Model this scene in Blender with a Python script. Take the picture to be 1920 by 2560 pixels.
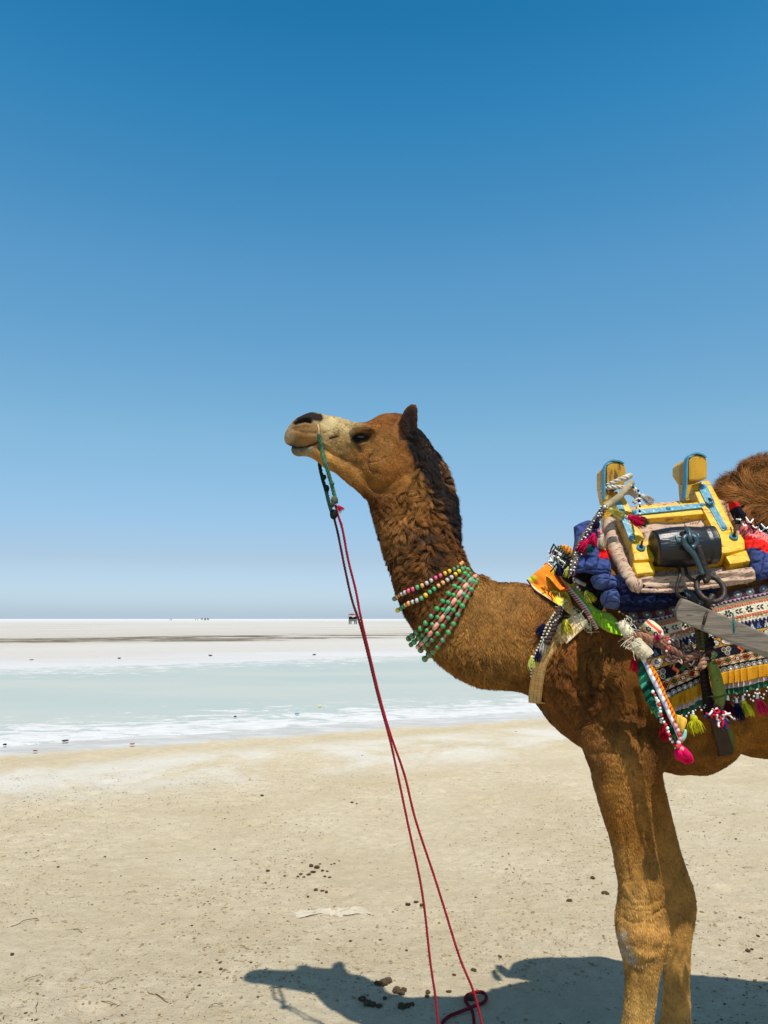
import bpy, bmesh, math, random
import numpy as np
from mathutils import Vector, Matrix
from mathutils.bvhtree import BVHTree

random.seed(7); RNG = np.random.default_rng(7)
for o in list(bpy.data.objects): bpy.data.objects.remove(o)
S = bpy.context.scene
COL = S.collection

# ------------------------------------------------------------------ camera
F = 1849.0; CH = 1.6; PITCH = math.atan((1547 - 1280) / F)
cam_d = bpy.data.cameras.new('camera'); cam = bpy.data.objects.new('camera', cam_d); COL.objects.link(cam)
cam_d.sensor_fit = 'VERTICAL'; cam_d.sensor_height = 36.0; cam_d.lens = F / 2560 * 36.0
cam_d.clip_start = 0.05; cam_d.clip_end = 30000
cam.location = (0, 0, CH); cam.rotation_euler = (math.pi / 2 + PITCH, 0, 0)
S.camera = cam
# ------------------------------------------------------------------ sky, sun, exposure
SUN_DIR = Vector((0.296, -1.12, 2.27)).normalized()          # towards the sun (behind the camera, high)
elev = math.asin(SUN_DIR.z)
sd = bpy.data.lights.new('sun', 'SUN'); sd.energy = 4.9; sd.angle = math.radians(0.53); sd.color = (1.0, 0.95, 0.86)
sun = bpy.data.objects.new('sun', sd); COL.objects.link(sun); sun.location = SUN_DIR * 20
sun.rotation_euler = SUN_DIR.to_track_quat('Z', 'Y').to_euler()
W = bpy.data.worlds.new('World'); S.world = W; W.use_nodes = True
wn = W.node_tree; bg = wn.nodes['Background']
sky = wn.nodes.new('ShaderNodeTexSky'); sky.sky_type = 'NISHITA'; sky.sun_disc = False
sky.sun_elevation = elev; sky.sun_rotation = math.atan2(SUN_DIR.x, SUN_DIR.y)
sky.altitude = 0; sky.air_density = 1.15; sky.dust_density = 0.6; sky.ozone_density = 2.2
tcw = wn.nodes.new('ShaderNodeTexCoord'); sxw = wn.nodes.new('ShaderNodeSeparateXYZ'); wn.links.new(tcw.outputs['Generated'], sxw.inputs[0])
tint = wn.nodes.new('ShaderNodeValToRGB'); wn.links.new(sxw.outputs[2], tint.inputs[0]); te = tint.color_ramp.elements   # bluer air; above the frame a warm dark zenith added to grey shadows
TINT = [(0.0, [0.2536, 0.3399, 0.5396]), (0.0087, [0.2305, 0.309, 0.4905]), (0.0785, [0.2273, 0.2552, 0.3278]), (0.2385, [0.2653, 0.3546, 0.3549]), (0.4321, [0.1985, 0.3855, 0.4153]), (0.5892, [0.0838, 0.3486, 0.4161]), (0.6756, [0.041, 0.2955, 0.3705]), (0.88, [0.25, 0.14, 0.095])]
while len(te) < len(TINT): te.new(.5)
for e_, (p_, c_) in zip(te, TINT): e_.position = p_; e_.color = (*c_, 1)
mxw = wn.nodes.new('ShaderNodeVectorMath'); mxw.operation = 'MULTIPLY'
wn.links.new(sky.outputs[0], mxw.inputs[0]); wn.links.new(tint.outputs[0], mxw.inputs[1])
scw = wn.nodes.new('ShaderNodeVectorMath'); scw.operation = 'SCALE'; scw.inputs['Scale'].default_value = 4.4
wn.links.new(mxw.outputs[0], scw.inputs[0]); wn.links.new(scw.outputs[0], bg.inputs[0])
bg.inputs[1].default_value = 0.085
S.view_settings.view_transform = 'Standard'; S.view_settings.look = 'None'
S.view_settings.exposure = 0.0; S.view_settings.gamma = 1.0
S.render.engine = 'CYCLES'
S.cycles.max_bounces = 6

# ------------------------------------------------------------------ geometry helpers
cp, sp_ = math.cos(PITCH), math.sin(PITCH)
CAM = np.array([0, 0, CH])
def ray(px, py):
    u = (px - 960) / F; v = -(py - 1280) / F
    return np.array([u, cp - sp_ * v, sp_ + cp * v])
def P(px, py, Y):                                            # point of the photo's pixel at distance Y
    d = ray(px, py); return CAM + d * (Y / d[1])
def G(px, py, z=0.0):                                        # pixel on the ground
    d = ray(px, py); return CAM + d * ((z - CH) / d[2])
def proj(V):                                                 # (N,3) -> pixel coords
    x = V[:, 0]; y = V[:, 1]; z = V[:, 2] - CH
    yc = y * cp + z * sp_; zc = -y * sp_ + z * cp
    return 960 + F * x / yc, 1280 - F * zc / yc
Y0 = 2.5                                                     # the camel's middle plane

_tab = RNG.random(65536).astype(np.float32) * 2 - 1
def vnoise(Pn, sc, seed=0):
    q = np.asarray(Pn, dtype=np.float64) * sc + 1000.0
    i = np.floor(q).astype(np.int64); f = q - i; f = f * f * (3 - 2 * f)
    def h(a, b, c): return _tab[((a * 73856093) ^ (b * 19349663) ^ (c * 83492791) ^ (seed * 2654435)) & 65535]
    r = 0
    for dx in (0, 1):
        for dy in (0, 1):
            for dz in (0, 1):
                w = (f[:, 0] if dx else 1 - f[:, 0]) * (f[:, 1] if dy else 1 - f[:, 1]) * (f[:, 2] if dz else 1 - f[:, 2])
                r = r + w * h(i[:, 0] + dx, i[:, 1] + dy, i[:, 2] + dz)
    return r
def fbm(Pn, sc, seed=0, o=4):
    r = 0; a = 1
    for k in range(o): r = r + a * vnoise(Pn, sc * 2 ** k, seed + k * 7); a *= .5
    return r / 1.8
def worley(Pn, cell, seed=0):
    q = np.asarray(Pn) / cell + 1000.0; i = np.floor(q).astype(np.int64)
    best = np.full(len(q), 1e9); bp = np.zeros_like(q)
    for dx in (-1, 0, 1):
        for dy in (-1, 0, 1):
            for dz in (-1, 0, 1):
                c = i + np.array([dx, dy, dz]); hk = (c[:, 0] * 73856093) ^ (c[:, 1] * 19349663) ^ (c[:, 2] * 83492791) ^ (seed * 977)
                p = c + np.stack([_tab[hk & 65535], _tab[(hk * 31 + 7) & 65535], _tab[(hk * 57 + 11) & 65535]], 1) * .5 + .5
                d = ((p - q) ** 2).sum(1); m = d < best
                best[m] = d[m]; bp[m] = p[m]
    return (bp - 1000.0) * cell, np.sqrt(best)

def lin(c):
    c = np.array(c, dtype=float) / 255
    return np.where(c <= .04045, c / 12.92, ((c + .055) / 1.055) ** 2.4)

def origin(o):
    v = Vector((0, 0, 0))
    while o is not None: v = v + Vector(o.location); o = o.parent
    return np.array(v)
def tag(o, label=None, cat=None, group=None, kind=None):
    if label: o['label'] = label
    if cat: o['category'] = cat
    if group: o['group'] = group
    if kind: o['kind'] = kind
    return o
def thing(name, loc, label, cat, group=None):
    o = bpy.data.objects.new(name, None); COL.objects.link(o); o.location = tuple(loc); o.empty_display_size = .05
    return tag(o, label, cat, group)
def mk(name, V, Fc, m, parent=None, cols=None, smooth=True, corner=None):
    V = np.asarray(V, dtype=np.float64)
    me = bpy.data.meshes.new(name)
    if parent is not None: L = origin(parent); loc = (0, 0, 0)
    else:
        L = np.array([(V[:, 0].min() + V[:, 0].max()) / 2, (V[:, 1].min() + V[:, 1].max()) / 2, V[:, 2].min()]); loc = tuple(L)
    V = V - L
    if isinstance(Fc, np.ndarray):
        n, k = Fc.shape
        me.vertices.add(len(V)); me.vertices.foreach_set('co', V.astype(np.float32).ravel())
        me.loops.add(n * k); me.loops.foreach_set('vertex_index', Fc.astype(np.int32).ravel())
        me.polygons.add(n); me.polygons.foreach_set('loop_start', np.arange(0, n * k, k, dtype=np.int32))
        me.update(calc_edges=True)
    else:
        me.from_pydata([tuple(v) for v in V], [], [tuple(int(i) for i in f) for f in Fc])
    if cols is not None:
        a = me.color_attributes.new('Col', 'FLOAT_COLOR', 'POINT')
        c = np.ones((len(V), 4), dtype=np.float32); c[:, :3] = cols
        a.data.foreach_set('color', c.ravel())
    me.polygons.foreach_set('use_smooth', [smooth] * len(me.polygons))
    me.materials.append(m); me.validate()
    o = bpy.data.objects.new(name, me); COL.objects.link(o); o.location = loc
    if parent is not None: o.parent = parent
    return o
class MB:                                                    # mesh collector
    def __init__(s): s.V = []; s.F = []; s.C = []
    def add(s, V, Fc, c=None):
        n = len(s.V); s.V += [tuple(v) for v in V]; s.F += [tuple(int(i) + n for i in f) for f in Fc]
        if c is not None:
            c = np.asarray(c, dtype=float)
            s.C += [tuple(c)] * len(V) if c.ndim == 1 else [tuple(q) for q in c]
    def build(s, name, m, parent=None, smooth=True):
        return mk(name, np.array(s.V), s.F, m, parent, cols=np.array(s.C) if s.C else None, smooth=smooth)

def catmull(pts, n):                                         # n samples per span
    pts = np.asarray(pts, dtype=float); m = len(pts)
    if m < 3: t = np.linspace(0, 1, n * (m - 1) + 1)[:, None]; return pts[0] * (1 - t) + pts[-1] * t
    e = np.vstack([2 * pts[0] - pts[1], pts, 2 * pts[-1] - pts[-2]]); out = []
    for i in range(m - 1):
        p0, p1, p2, p3 = e[i:i + 4]
        for k in range(n):
            t = k / n
            out.append(.5 * (2 * p1 + (p2 - p0) * t + (2 * p0 - 5 * p1 + 4 * p2 - p3) * t * t + (3 * p1 - p0 - 3 * p2 + p3) * t ** 3))
    out.append(pts[-1]); return np.array(out)
def resample(pts, step):
    pts = np.asarray(pts, dtype=float); d = np.r_[0, np.cumsum(np.linalg.norm(np.diff(pts, axis=0), axis=1))]
    n = max(2, int(round(d[-1] / step)) + 1); s = np.linspace(0, d[-1], n)
    return np.stack([np.interp(s, d, pts[:, k]) for k in range(pts.shape[1])], 1)
def frames(pts):
    T = np.gradient(pts, axis=0); T /= np.linalg.norm(T, axis=1)[:, None] + 1e-12
    N = np.zeros_like(T); a = np.array([0, -1, 0.3]) if abs(T[0][1]) < .9 else np.array([1, 0, 0])
    n = a - T[0] * a.dot(T[0]); n /= np.linalg.norm(n)
    for i in range(len(T)):
        n = n - T[i] * n.dot(T[i]); n /= np.linalg.norm(n) + 1e-12; N[i] = n
    return T, N, np.cross(T, N)
def tube_vf(pts, r, k=8, closed=False, cap=True):
    pts = np.asarray(pts, dtype=float); n = len(pts); r = np.broadcast_to(np.asarray(r, dtype=float), (n,))
    T, N, B = frames(pts); a = np.arange(k) * 2 * math.pi / k
    V = (pts[:, None, :] + r[:, None, None] * (N[:, None, :] * np.cos(a)[None, :, None] + B[:, None, :] * np.sin(a)[None, :, None])).reshape(-1, 3)
    Fc = []
    for i in range(n if closed else n - 1):
        j = (i + 1) % n
        for q in range(k): Fc.append((i * k + q, i * k + (q + 1) % k, j * k + (q + 1) % k, j * k + q))
    if cap and not closed: Fc.append(tuple(range(k))[::-1]); Fc.append(tuple((n - 1) * k + q for q in range(k)))
    return V, Fc
def rope_vf(pts, r, pitch=None, strands=3, k=5, step=None):  # laid rope: helical strands
    pitch = pitch or r * 6; step = step or pitch / 9
    pts = resample(catmull(pts, 12) if len(pts) < 60 else pts, step); n = len(pts)
    T, N, B = frames(pts); s = np.arange(n) * step
    V = []; Fc = []
    for j in range(strands):
        ph = s / pitch * 2 * math.pi + j * 2 * math.pi / strands
        c = pts + .56 * r * (N * np.cos(ph)[:, None] + B * np.sin(ph)[:, None])
        v, f = tube_vf(c, .50 * r, k); o = len(V); V += list(v); Fc += [tuple(i + o for i in q) for q in f]
    return np.array(V), Fc
def sphere_vf(c, r, seg=10, rings=7, sc=(1, 1, 1)):
    V = [(0, 0, 1)]
    for i in range(1, rings):
        t = math.pi * i / rings
        for j in range(seg): a = 2 * math.pi * j / seg; V.append((math.sin(t) * math.cos(a), math.sin(t) * math.sin(a), math.cos(t)))
    V.append((0, 0, -1)); Fc = []
    for j in range(seg): Fc.append((0, 1 + j, 1 + (j + 1) % seg))
    for i in range(rings - 2):
        for j in range(seg):
            a = 1 + i * seg; Fc.append((a + j, a + seg + j, a + seg + (j + 1) % seg, a + (j + 1) % seg))
    b = 1 + (rings - 2) * seg; e = len(V) - 1
    for j in range(seg): Fc.append((b + j, e, b + (j + 1) % seg))
    return np.array(V) * np.array(sc) * r + np.array(c), Fc
def grid_faces(nu, nv, closed_u=False):
    Fc = []
    for i in range(nu if closed_u else nu - 1):
        for j in range(nv - 1): a = i * nv + j; b = ((i + 1) % nu) * nv + j; Fc.append((a, b, b + 1, a + 1))
    return Fc
def sheet(name, Gd, m, parent, thick=.004, cols=None):       # (nu,nv,3) grid thickened along its normal
    nu, nv = Gd.shape[:2]
    du = np.gradient(Gd, axis=0); dv = np.gradient(Gd, axis=1); n = np.cross(du, dv); n /= np.linalg.norm(n, axis=2)[..., None] + 1e-12
    if n[..., 1].mean() > 0: n = -n
    A = Gd.reshape(-1, 3); Bk = (Gd - n * thick).reshape(-1, 3); N = nu * nv
    g = np.arange(N).reshape(nu, nv)
    q = np.stack([g[:-1, :-1], g[1:, :-1], g[1:, 1:], g[:-1, 1:]], -1).reshape(-1, 4)
    Fl = [q, q[:, ::-1] + N]
    for e in (g[0, :], g[-1, ::-1], g[::-1, 0], g[:, -1]): Fl.append(np.stack([e[:-1], e[1:], e[1:] + N, e[:-1] + N], -1))
    Fc = np.concatenate(Fl)
    c = None if cols is None else np.concatenate([cols.reshape(-1, 3)] * 2)
    return mk(name, np.concatenate([A, Bk]), Fc, m, parent, cols=c)
def slab(name, poly, Y, m, parent, d=(0, .77, -.64), thick=.04, bevel=.004, noise=0.0, seg=2):
    """outline (pixels) on its own plane, extruded along d to its real thickness"""
    Yf = Y if callable(Y) else (lambda a, b: Y)
    bm = bmesh.new(); vs = [bm.verts.new(P(a, b, Yf(a, b))) for a, b in poly]
    f = bm.faces.new(vs); d = Vector(d).normalized() * thick
    r = bmesh.ops.extrude_face_region(bm, geom=[f])
    bmesh.ops.translate(bm, vec=d, verts=[g for g in r['geom'] if isinstance(g, bmesh.types.BMVert)])
    bmesh.ops.recalc_face_normals(bm, faces=bm.faces[:])
    if bevel: bmesh.ops.bevel(bm, geom=bm.edges[:], offset=bevel, segments=seg, profile=.6, affect='EDGES', clamp_overlap=True)
    if noise:
        bmesh.ops.triangulate(bm, faces=bm.faces[:]); bmesh.ops.subdivide_edges(bm, edges=bm.edges[:], cuts=2, use_grid_fill=True)
        for v in bm.verts: v.co += Vector([(random.random() - .5) * noise for _ in range(3)])
    bm.verts.index_update()
    V = np.array([v.co[:] for v in bm.verts]); Fc = [tuple(v.index for v in f.verts) for f in bm.faces]; bm.free()
    return mk(name, V, Fc, m, parent, smooth=False)
def pillow(name, poly, Y, m, parent, thick=.03, rings=26, n=150, prof=.45, disp=None, colf=None, back=.5, smooth_outline=True):
    """stuffed cloth: closed outline, bulging towards the viewer side and closed behind"""
    Yf = Y if callable(Y) else (lambda a, b: Y)
    pl = np.array(poly, dtype=float)
    if smooth_outline: pl = np.vstack([pl, pl[:1]]); pl = resample(np.vstack([catmull(pl, 6)]), 1.5)
    else: pl = resample(np.vstack([pl, pl[:1]]), 1.5)
    d = np.r_[0, np.cumsum(np.linalg.norm(np.diff(pl, axis=0), axis=1))]; s = np.linspace(0, d[-1], n + 1)[:-1]
    pl = np.stack([np.interp(s, d, pl[:, k]) for k in range(2)], 1); c = pl.mean(0)
    V = []; UV = []
    for side in (0, 1):
        for i in range(rings):
            t = (i / (rings - 1)) ** 1.3 if side == 0 else i / (rings - 1)
            q = pl * (1 - t) + c * t; h = (1 - (1 - t) ** 4) ** prof
            for a, b in q:
                p = P(a, b, Yf(a, b)); dy = disp(a, b) * min(1, t * 8) if disp and side == 0 else 0
                p = p + np.array([0, -(thick * h + dy) if side == 0 else thick * back * h, (thick * .3 * h + dy * .3) if side == 0 else 0])
                V.append(p); UV.append((a, b))
    Fc = [];
    for side in (0, 1):
        o = side * rings * n
        for i in range(rings - 1):
            for j in range(n):
                f = (o + i * n + j, o + i * n + (j + 1) % n, o + (i + 1) * n + (j + 1) % n, o + (i + 1) * n + j)
                Fc.append(f if side == 0 else f[::-1])
    for j in range(n): Fc.append((j, rings * n + j, rings * n + (j + 1) % n, (j + 1) % n))
    cols = colf(np.array(UV)) if colf else None
    return mk(name, np.array(V), np.array(Fc), m, parent, cols=cols)

# ------------------------------------------------------------------ materials
def mat(name, col, rough=.8, bump=0, bscale=60, var=.0, vscale=8, metal=0, attr=False, spec=.3, sheen=0, aniso=(1, 1, 1), wear=None, wscale=30, wth=.62):
    m = bpy.data.materials.new(name); m.use_nodes = True; nt = m.node_tree; b = nt.nodes['Principled BSDF']
    b.inputs['Roughness'].default_value = rough; b.inputs['Metallic'].default_value = metal
    b.inputs['Specular IOR Level'].default_value = spec
    if sheen: b.inputs['Sheen Weight'].default_value = sheen
    tc = nt.nodes.new('ShaderNodeTexCoord'); mp = nt.nodes.new('ShaderNodeMapping'); mp.inputs['Scale'].default_value = aniso
    nt.links.new(tc.outputs['Object'], mp.inputs['Vector'])
    if attr: a = nt.nodes.new('ShaderNodeVertexColor'); a.layer_name = 'Col'; src = a.outputs['Color']
    else:
        a = nt.nodes.new('ShaderNodeRGB'); a.outputs[0].default_value = (*col, 1); src = a.outputs[0]
    if var:
        n = nt.nodes.new('ShaderNodeTexNoise'); n.inputs['Scale'].default_value = vscale; n.inputs['Detail'].default_value = 6; n.inputs['Roughness'].default_value = .65
        nt.links.new(mp.outputs[0], n.inputs['Vector'])
        mr = nt.nodes.new('ShaderNodeMapRange'); mr.inputs['From Min'].default_value = .25; mr.inputs['From Max'].default_value = .75
        mr.inputs['To Min'].default_value = 1 - var; mr.inputs['To Max'].default_value = 1 + var
        nt.links.new(n.outputs[0], mr.inputs['Value'])
        mx = nt.nodes.new('ShaderNodeVectorMath'); mx.operation = 'SCALE'
        nt.links.new(src, mx.inputs[0]); nt.links.new(mr.outputs[0], mx.inputs['Scale']); src = mx.outputs[0]
    if wear is not None:
        n = nt.nodes.new('ShaderNodeTexNoise'); n.inputs['Scale'].default_value = wscale; n.inputs['Detail'].default_value = 8; n.inputs['Roughness'].default_value = .7
        nt.links.new(mp.outputs[0], n.inputs['Vector'])
        mr = nt.nodes.new('ShaderNodeMapRange'); mr.inputs['From Min'].default_value = wth - .02; mr.inputs['From Max'].default_value = wth + .04
        nt.links.new(n.outputs[0], mr.inputs['Value'])
        mx = nt.nodes.new('ShaderNodeMix'); mx.data_type = 'RGBA'
        nt.links.new(mr.outputs[0], mx.inputs['Factor']); nt.links.new(src, mx.inputs[6]); mx.inputs[7].default_value = (*wear, 1); src = mx.outputs[2]
    nt.links.new(src, b.inputs['Base Color'])
    if bump:
        n = nt.nodes.new('ShaderNodeTexNoise'); n.inputs['Scale'].default_value = bscale; n.inputs['Detail'].default_value = 5
        nt.links.new(mp.outputs[0], n.inputs['Vector'])
        bp = nt.nodes.new('ShaderNodeBump'); bp.inputs['Strength'].default_value = bump; bp.inputs['Distance'].default_value = .004
        nt.links.new(n.outputs[0], bp.inputs['Height']); nt.links.new(bp.outputs[0], b.inputs['Normal'])
    return m
M = {}
M['hide'] = mat('hide', None, .85, .6, 120, .18, 25, attr=True, spec=.15)
M['fur'] = mat('fur', None, .75, 0, attr=True, spec=.2)
M['cloth'] = mat('cloth', None, .9, .5, 300, .15, 40, attr=True, spec=.1)
M['thread'] = mat('thread', None, .9, 0, 300, .2, 60, attr=True, spec=.1)
M['eye'] = mat('eye', (.012, .008, .006), .12, spec=.6)
M['yellow'] = mat('yellow_paint', (.74, .41, .010), .42, .5, 45, .22, 14, spec=.45, aniso=(1, 1, 3), wear=(.30, .13, .02), wscale=22, wth=.58)
M['yellow_shaded'] = mat('shaded_worn_yellow_paint', (.52, .27, .013), .55, .7, 40, .3, 12, spec=.35, aniso=(1, 1, .3), wear=(.13, .055, .02), wscale=22, wth=.56)  # shade of the upright post faces put into a darker yellow, with worn chips
M['blue'] = mat('blue_painted_metal', (.065, .25, .34), .35, .6, 60, .25, 30, spec=.5, wear=(.05, .12, .16), wscale=50, wth=.62)
M['rubber'] = mat('black_rubber', (.006, .007, .010), .36, .8, 50, .4, 20, spec=.5, aniso=(.25, 1, 1.6), wear=(.018, .024, .030), wscale=35, wth=.66)
M['iron'] = mat('rusty_iron', (.035, .025, .02), .55, .8, 90, .4, 40, metal=.35, spec=.5, wear=(.12, .05, .02), wscale=60, wth=.6)
M['steel'] = mat('teal_painted_iron', (.022, .055, .068), .38, .7, 80, .4, 40, spec=.6, wear=(.10, .07, .05), wscale=70, wth=.6)
M['plank'] = mat('grey_weathered_wood', (.19, .155, .12), .85, .9, 30, .4, 14, spec=.15, aniso=(.35, 1, 3.5), wear=(.07, .055, .045), wscale=18, wth=.64)
M['leather'] = mat('dark_leather', (.03, .017, .010), .6, .6, 90, .3, 20)

def tassel(parent, top, bot, wid, col, head=None, n=46, name='tassel', knot=None):
    """top/bot are points; wid the flare in metres"""
    top = np.array(top); bot = np.array(bot); ax = bot - top; L = np.linalg.norm(ax); T = ax / L
    sx = np.cross(T, [0, 1, 0]); sx /= np.linalg.norm(sx) + 1e-9; sy = np.cross(T, sx)
    mb = MB(); c = lin(col); kc = lin(knot) if knot is not None else c * .8
    v, f = sphere_vf(top + T * wid * .16, wid * .24, 8, 6); mb.add(v, f, kc)
    for i in range(n):
        a = random.random() * 6.283; r = math.sqrt(random.random()); ll = L * random.uniform(.82, 1.05)
        e = top + T * ll + (sx * math.cos(a) + sy * math.sin(a)) * wid * .5 * r * random.uniform(.8, 1.15)
        s = top + T * wid * .2 + (sx * math.cos(a) + sy * math.sin(a)) * wid * .17 * r
        mid = top + T * ll * .5 + (sx * math.cos(a) + sy * math.sin(a)) * wid * .42 * r + RNG.normal(0, wid * .03, 3)
        pts = catmull([s, mid, e + RNG.normal(0, wid * .05, 3)], 3); w = wid * .036
        v, f = tube_vf(pts, np.linspace(w, w * .6, len(pts)), 3); mb.add(v, f, c * random.uniform(.45, 1.3))
    return mb.build(name, M['thread'], parent)

# ------------------------------------------------------------------ the setting: ground, pond
class NT:                                                     # short hand for shader maths
    def __init__(s, m): s.m = m; s.nt = m.node_tree; s.b = s.nt.nodes['Principled BSDF']; s.tc = s.nt.nodes.new('ShaderNodeTexCoord')
    def L(s, a, b): s.nt.links.new(a, b)
    def setin(s, sock, v):
        if hasattr(v, 'links'): s.L(v, sock)
        else: sock.default_value = v
    def math(s, op, a, b=0.0, clamp=False):
        n = s.nt.nodes.new('ShaderNodeMath'); n.operation = op; n.use_clamp = clamp; s.setin(n.inputs[0], a); s.setin(n.inputs[1], b); return n.outputs[0]
    def noise(s, scale, sc=(1, 1, 1), det=5, rough=.6, dist=0, loc=(0, 0, 0)):
        mp = s.nt.nodes.new('ShaderNodeMapping'); mp.inputs['Scale'].default_value = sc; mp.inputs['Location'].default_value = loc
        s.L(s.tc.outputs['Object'], mp.inputs['Vector'])
        n = s.nt.nodes.new('ShaderNodeTexNoise'); n.inputs['Scale'].default_value = scale; n.inputs['Detail'].default_value = det
        n.inputs['Roughness'].default_value = rough; n.inputs['Distortion'].default_value = dist; s.L(mp.outputs[0], n.inputs['Vector']); return n.outputs[0]
    def vor(s, scale, feat='F1', rnd=1):
        n = s.nt.nodes.new('ShaderNodeTexVoronoi'); n.inputs['Scale'].default_value = scale; n.feature = feat; n.inputs['Randomness'].default_value = rnd
        s.L(s.tc.outputs['Object'], n.inputs['Vector']); return n.outputs['Distance']
    def ss(s, v, a, b, lo=0.0, hi=1.0):
        n = s.nt.nodes.new('ShaderNodeMapRange'); n.interpolation_type = 'SMOOTHSTEP'
        s.setin(n.inputs['Value'], v); n.inputs['From Min'].default_value = a; n.inputs['From Max'].default_value = b
        n.inputs['To Min'].default_value = lo; n.inputs['To Max'].default_value = hi; return n.outputs[0]
    def mix(s, f, a, b, bl='MIX'):
        n = s.nt.nodes.new('ShaderNodeMix'); n.data_type = 'RGBA'; n.blend_type = bl; s.setin(n.inputs['Factor'], f)
        for k, v in ((6, a), (7, b)):
            if hasattr(v, 'links'): s.L(v, n.inputs[k])
            else: n.inputs[k].default_value = (*v, 1)
        return n.outputs[2]
def newmat(name):
    m = bpy.data.materials.new(name); m.use_nodes = True; return m

def dval(px, py, b): g = G(px, py); return g[1] - b * g[0]
def slope(p1, p2): a = G(*p1); c = G(*p2); return (c[1] - a[1]) / (c[0] - a[0])
B1 = slope((0, 1888), (960, 1821)); S1 = dval(0, 1888, B1)
B2 = slope((0, 1671), (960, 1640)); S2 = dval(0, 1671, B2)
CURV = 0.0

gm = newmat('ground'); n = NT(gm)
sx = n.nt.nodes.new('ShaderNodeSeparateXYZ'); n.L(n.tc.outputs['Object'], sx.inputs[0]); X, Yc = sx.outputs[0], sx.outputs[1]
d1 = n.math('SUBTRACT', Yc, n.math('MULTIPLY', X, B1)); d2 = n.math('SUBTRACT', Yc, n.math('MULTIPLY', X, B2))
# sand
sand = n.mix(n.ss(n.noise(1.1, (1, 1, 1), 6, .6), .32, .68), (.60, .495, .325), (.70, .595, .425))
sand = n.mix(n.ss(n.noise(12, (1, 1, 1), 8, .72), .42, .62), n.mix(.5, sand, (.52, .42, .27)), sand)
sand = n.mix(n.ss(n.noise(70, (1, 1, 1), 6, .8), .50, .66, 0, .35), sand, (.62, .55, .43))
sand = n.mix(n.ss(n.noise(30, (1, 1.4, 1), 8, .85, loc=(9, 3, 0)), .57, .68, 0, .7), sand, (.24, .17, .10))
sand = n.mix(n.ss(n.noise(160, (1, 1, 1), 3, .8, loc=(4, 3, 0)), .60, .74, 0, .5), sand, (.22, .17, .11))
# pale salty drifts on the sand, following the shore
drift = n.math('MULTIPLY', n.ss(n.noise(.8, (1, 1, 1), 7, .7, .4, (3, 1, 0)), .38, .60), n.math('MULTIPLY', n.ss(d1, S1 - 3.6, S1 - 2.2), n.ss(d1, S1 - .4, S1 - 1.4)))
sand = n.mix(n.math('MULTIPLY', drift, .75), sand, (.72, .69, .62))
# salt crust by the shore
wob = n.math('MULTIPLY', n.math('SUBTRACT', n.noise(1.0, (1, 1, 1), 7, .6), .5), 1.3)
e1 = n.math('ADD', d1, wob)
salt = n.mix(n.ss(n.noise(2.2, (.5, 1.4, 1), 8, .7), .40, .62), (.50, .49, .47), (.62, .615, .60))
near = n.mix(n.ss(e1, S1 - .12, S1 + .30), sand, salt)
# far flats
def D2(py, px=400): return math.log(max(1.0, dval(px, py, B2))) / math.log(9000)
wob2 = n.math('MULTIPLY', n.math('SUBTRACT', n.noise(.10, (.35, 1.2, 1), 7, .65), .5), .10)
lt = n.math('ADD', n.math('DIVIDE', n.math('LOGARITHM', n.math('MAXIMUM', d2, 1.0), math.e), math.log(9000)), wob2)
cr = n.nt.nodes.new('ShaderNodeValToRGB'); n.L(lt, cr.inputs[0]); el = cr.color_ramp.elements
stops = [(D2(1662), (.60, .59, .59)), (D2(1650), (.58, .57, .565)), (D2(1630), (.54, .51, .47)), (D2(1612), (.56, .53, .49)), (D2(1600), (.50, .46, .40)),
         (D2(1588), (.49, .455, .39)), (D2(1575), (.53, .50, .45)), (D2(1558), (.54, .52, .47)), (D2(1551), (.58, .575, .565)), (1.0, (.62, .62, .62))]
while len(el) < len(stops): el.new(.5)
for e_, (p_, c_) in zip(el, stops): e_.position = min(1, max(0, p_)); e_.color = (*c_, 1)
far = cr.outputs[0]
# dark mud line and thinner streaks in the far flats
mudn = n.noise(1.2, (.16, .35, 1), 9, .8, .3)
band = n.math('MULTIPLY', n.ss(lt, D2(1601), D2(1600)), n.ss(lt, D2(1590), D2(1593)))
far = n.mix(n.math('MULTIPLY', band, n.ss(mudn, .41, .50, 0, .9)), far, (.10, .075, .05))
st = n.noise(.22, (.05, .9, 1), 9, .75, .2, (7, 0, 0))
far = n.mix(n.math('MULTIPLY', n.ss(st, .52, .60, 0, .65), n.math('MULTIPLY', n.ss(lt, D2(1612), D2(1598)), n.ss(lt, D2(1552), D2(1556)))), far, (.27, .22, .16))
sp = n.noise(1.6, (.5, 1, 1), 6, .8, 0, (2, 5, 0))
far = n.mix(n.math('MULTIPLY', n.ss(sp, .58, .68, 0, .45), n.ss(lt, D2(1650), D2(1630))), far, (.36, .31, .25))
colr = n.mix(n.ss(d2, S2 - 2, S2 + .5), near, far)
n.L(colr, n.b.inputs['Base Color']); n.b.inputs['Roughness'].default_value = .95; n.b.inputs['Specular IOR Level'].default_value = .1
hb = n.math('ADD', n.math('MULTIPLY', n.noise(26, (1, 1, 1), 9, .8), 1.0), n.math('MULTIPLY', n.noise(6, (1, 1, 1), 6, .7), .9))
bp = n.nt.nodes.new('ShaderNodeBump'); bp.inputs['Strength'].default_value = .9; bp.inputs['Distance'].default_value = .026
n.L(hb, bp.inputs['Height']); n.L(bp.outputs[0], n.b.inputs['Normal'])

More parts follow.
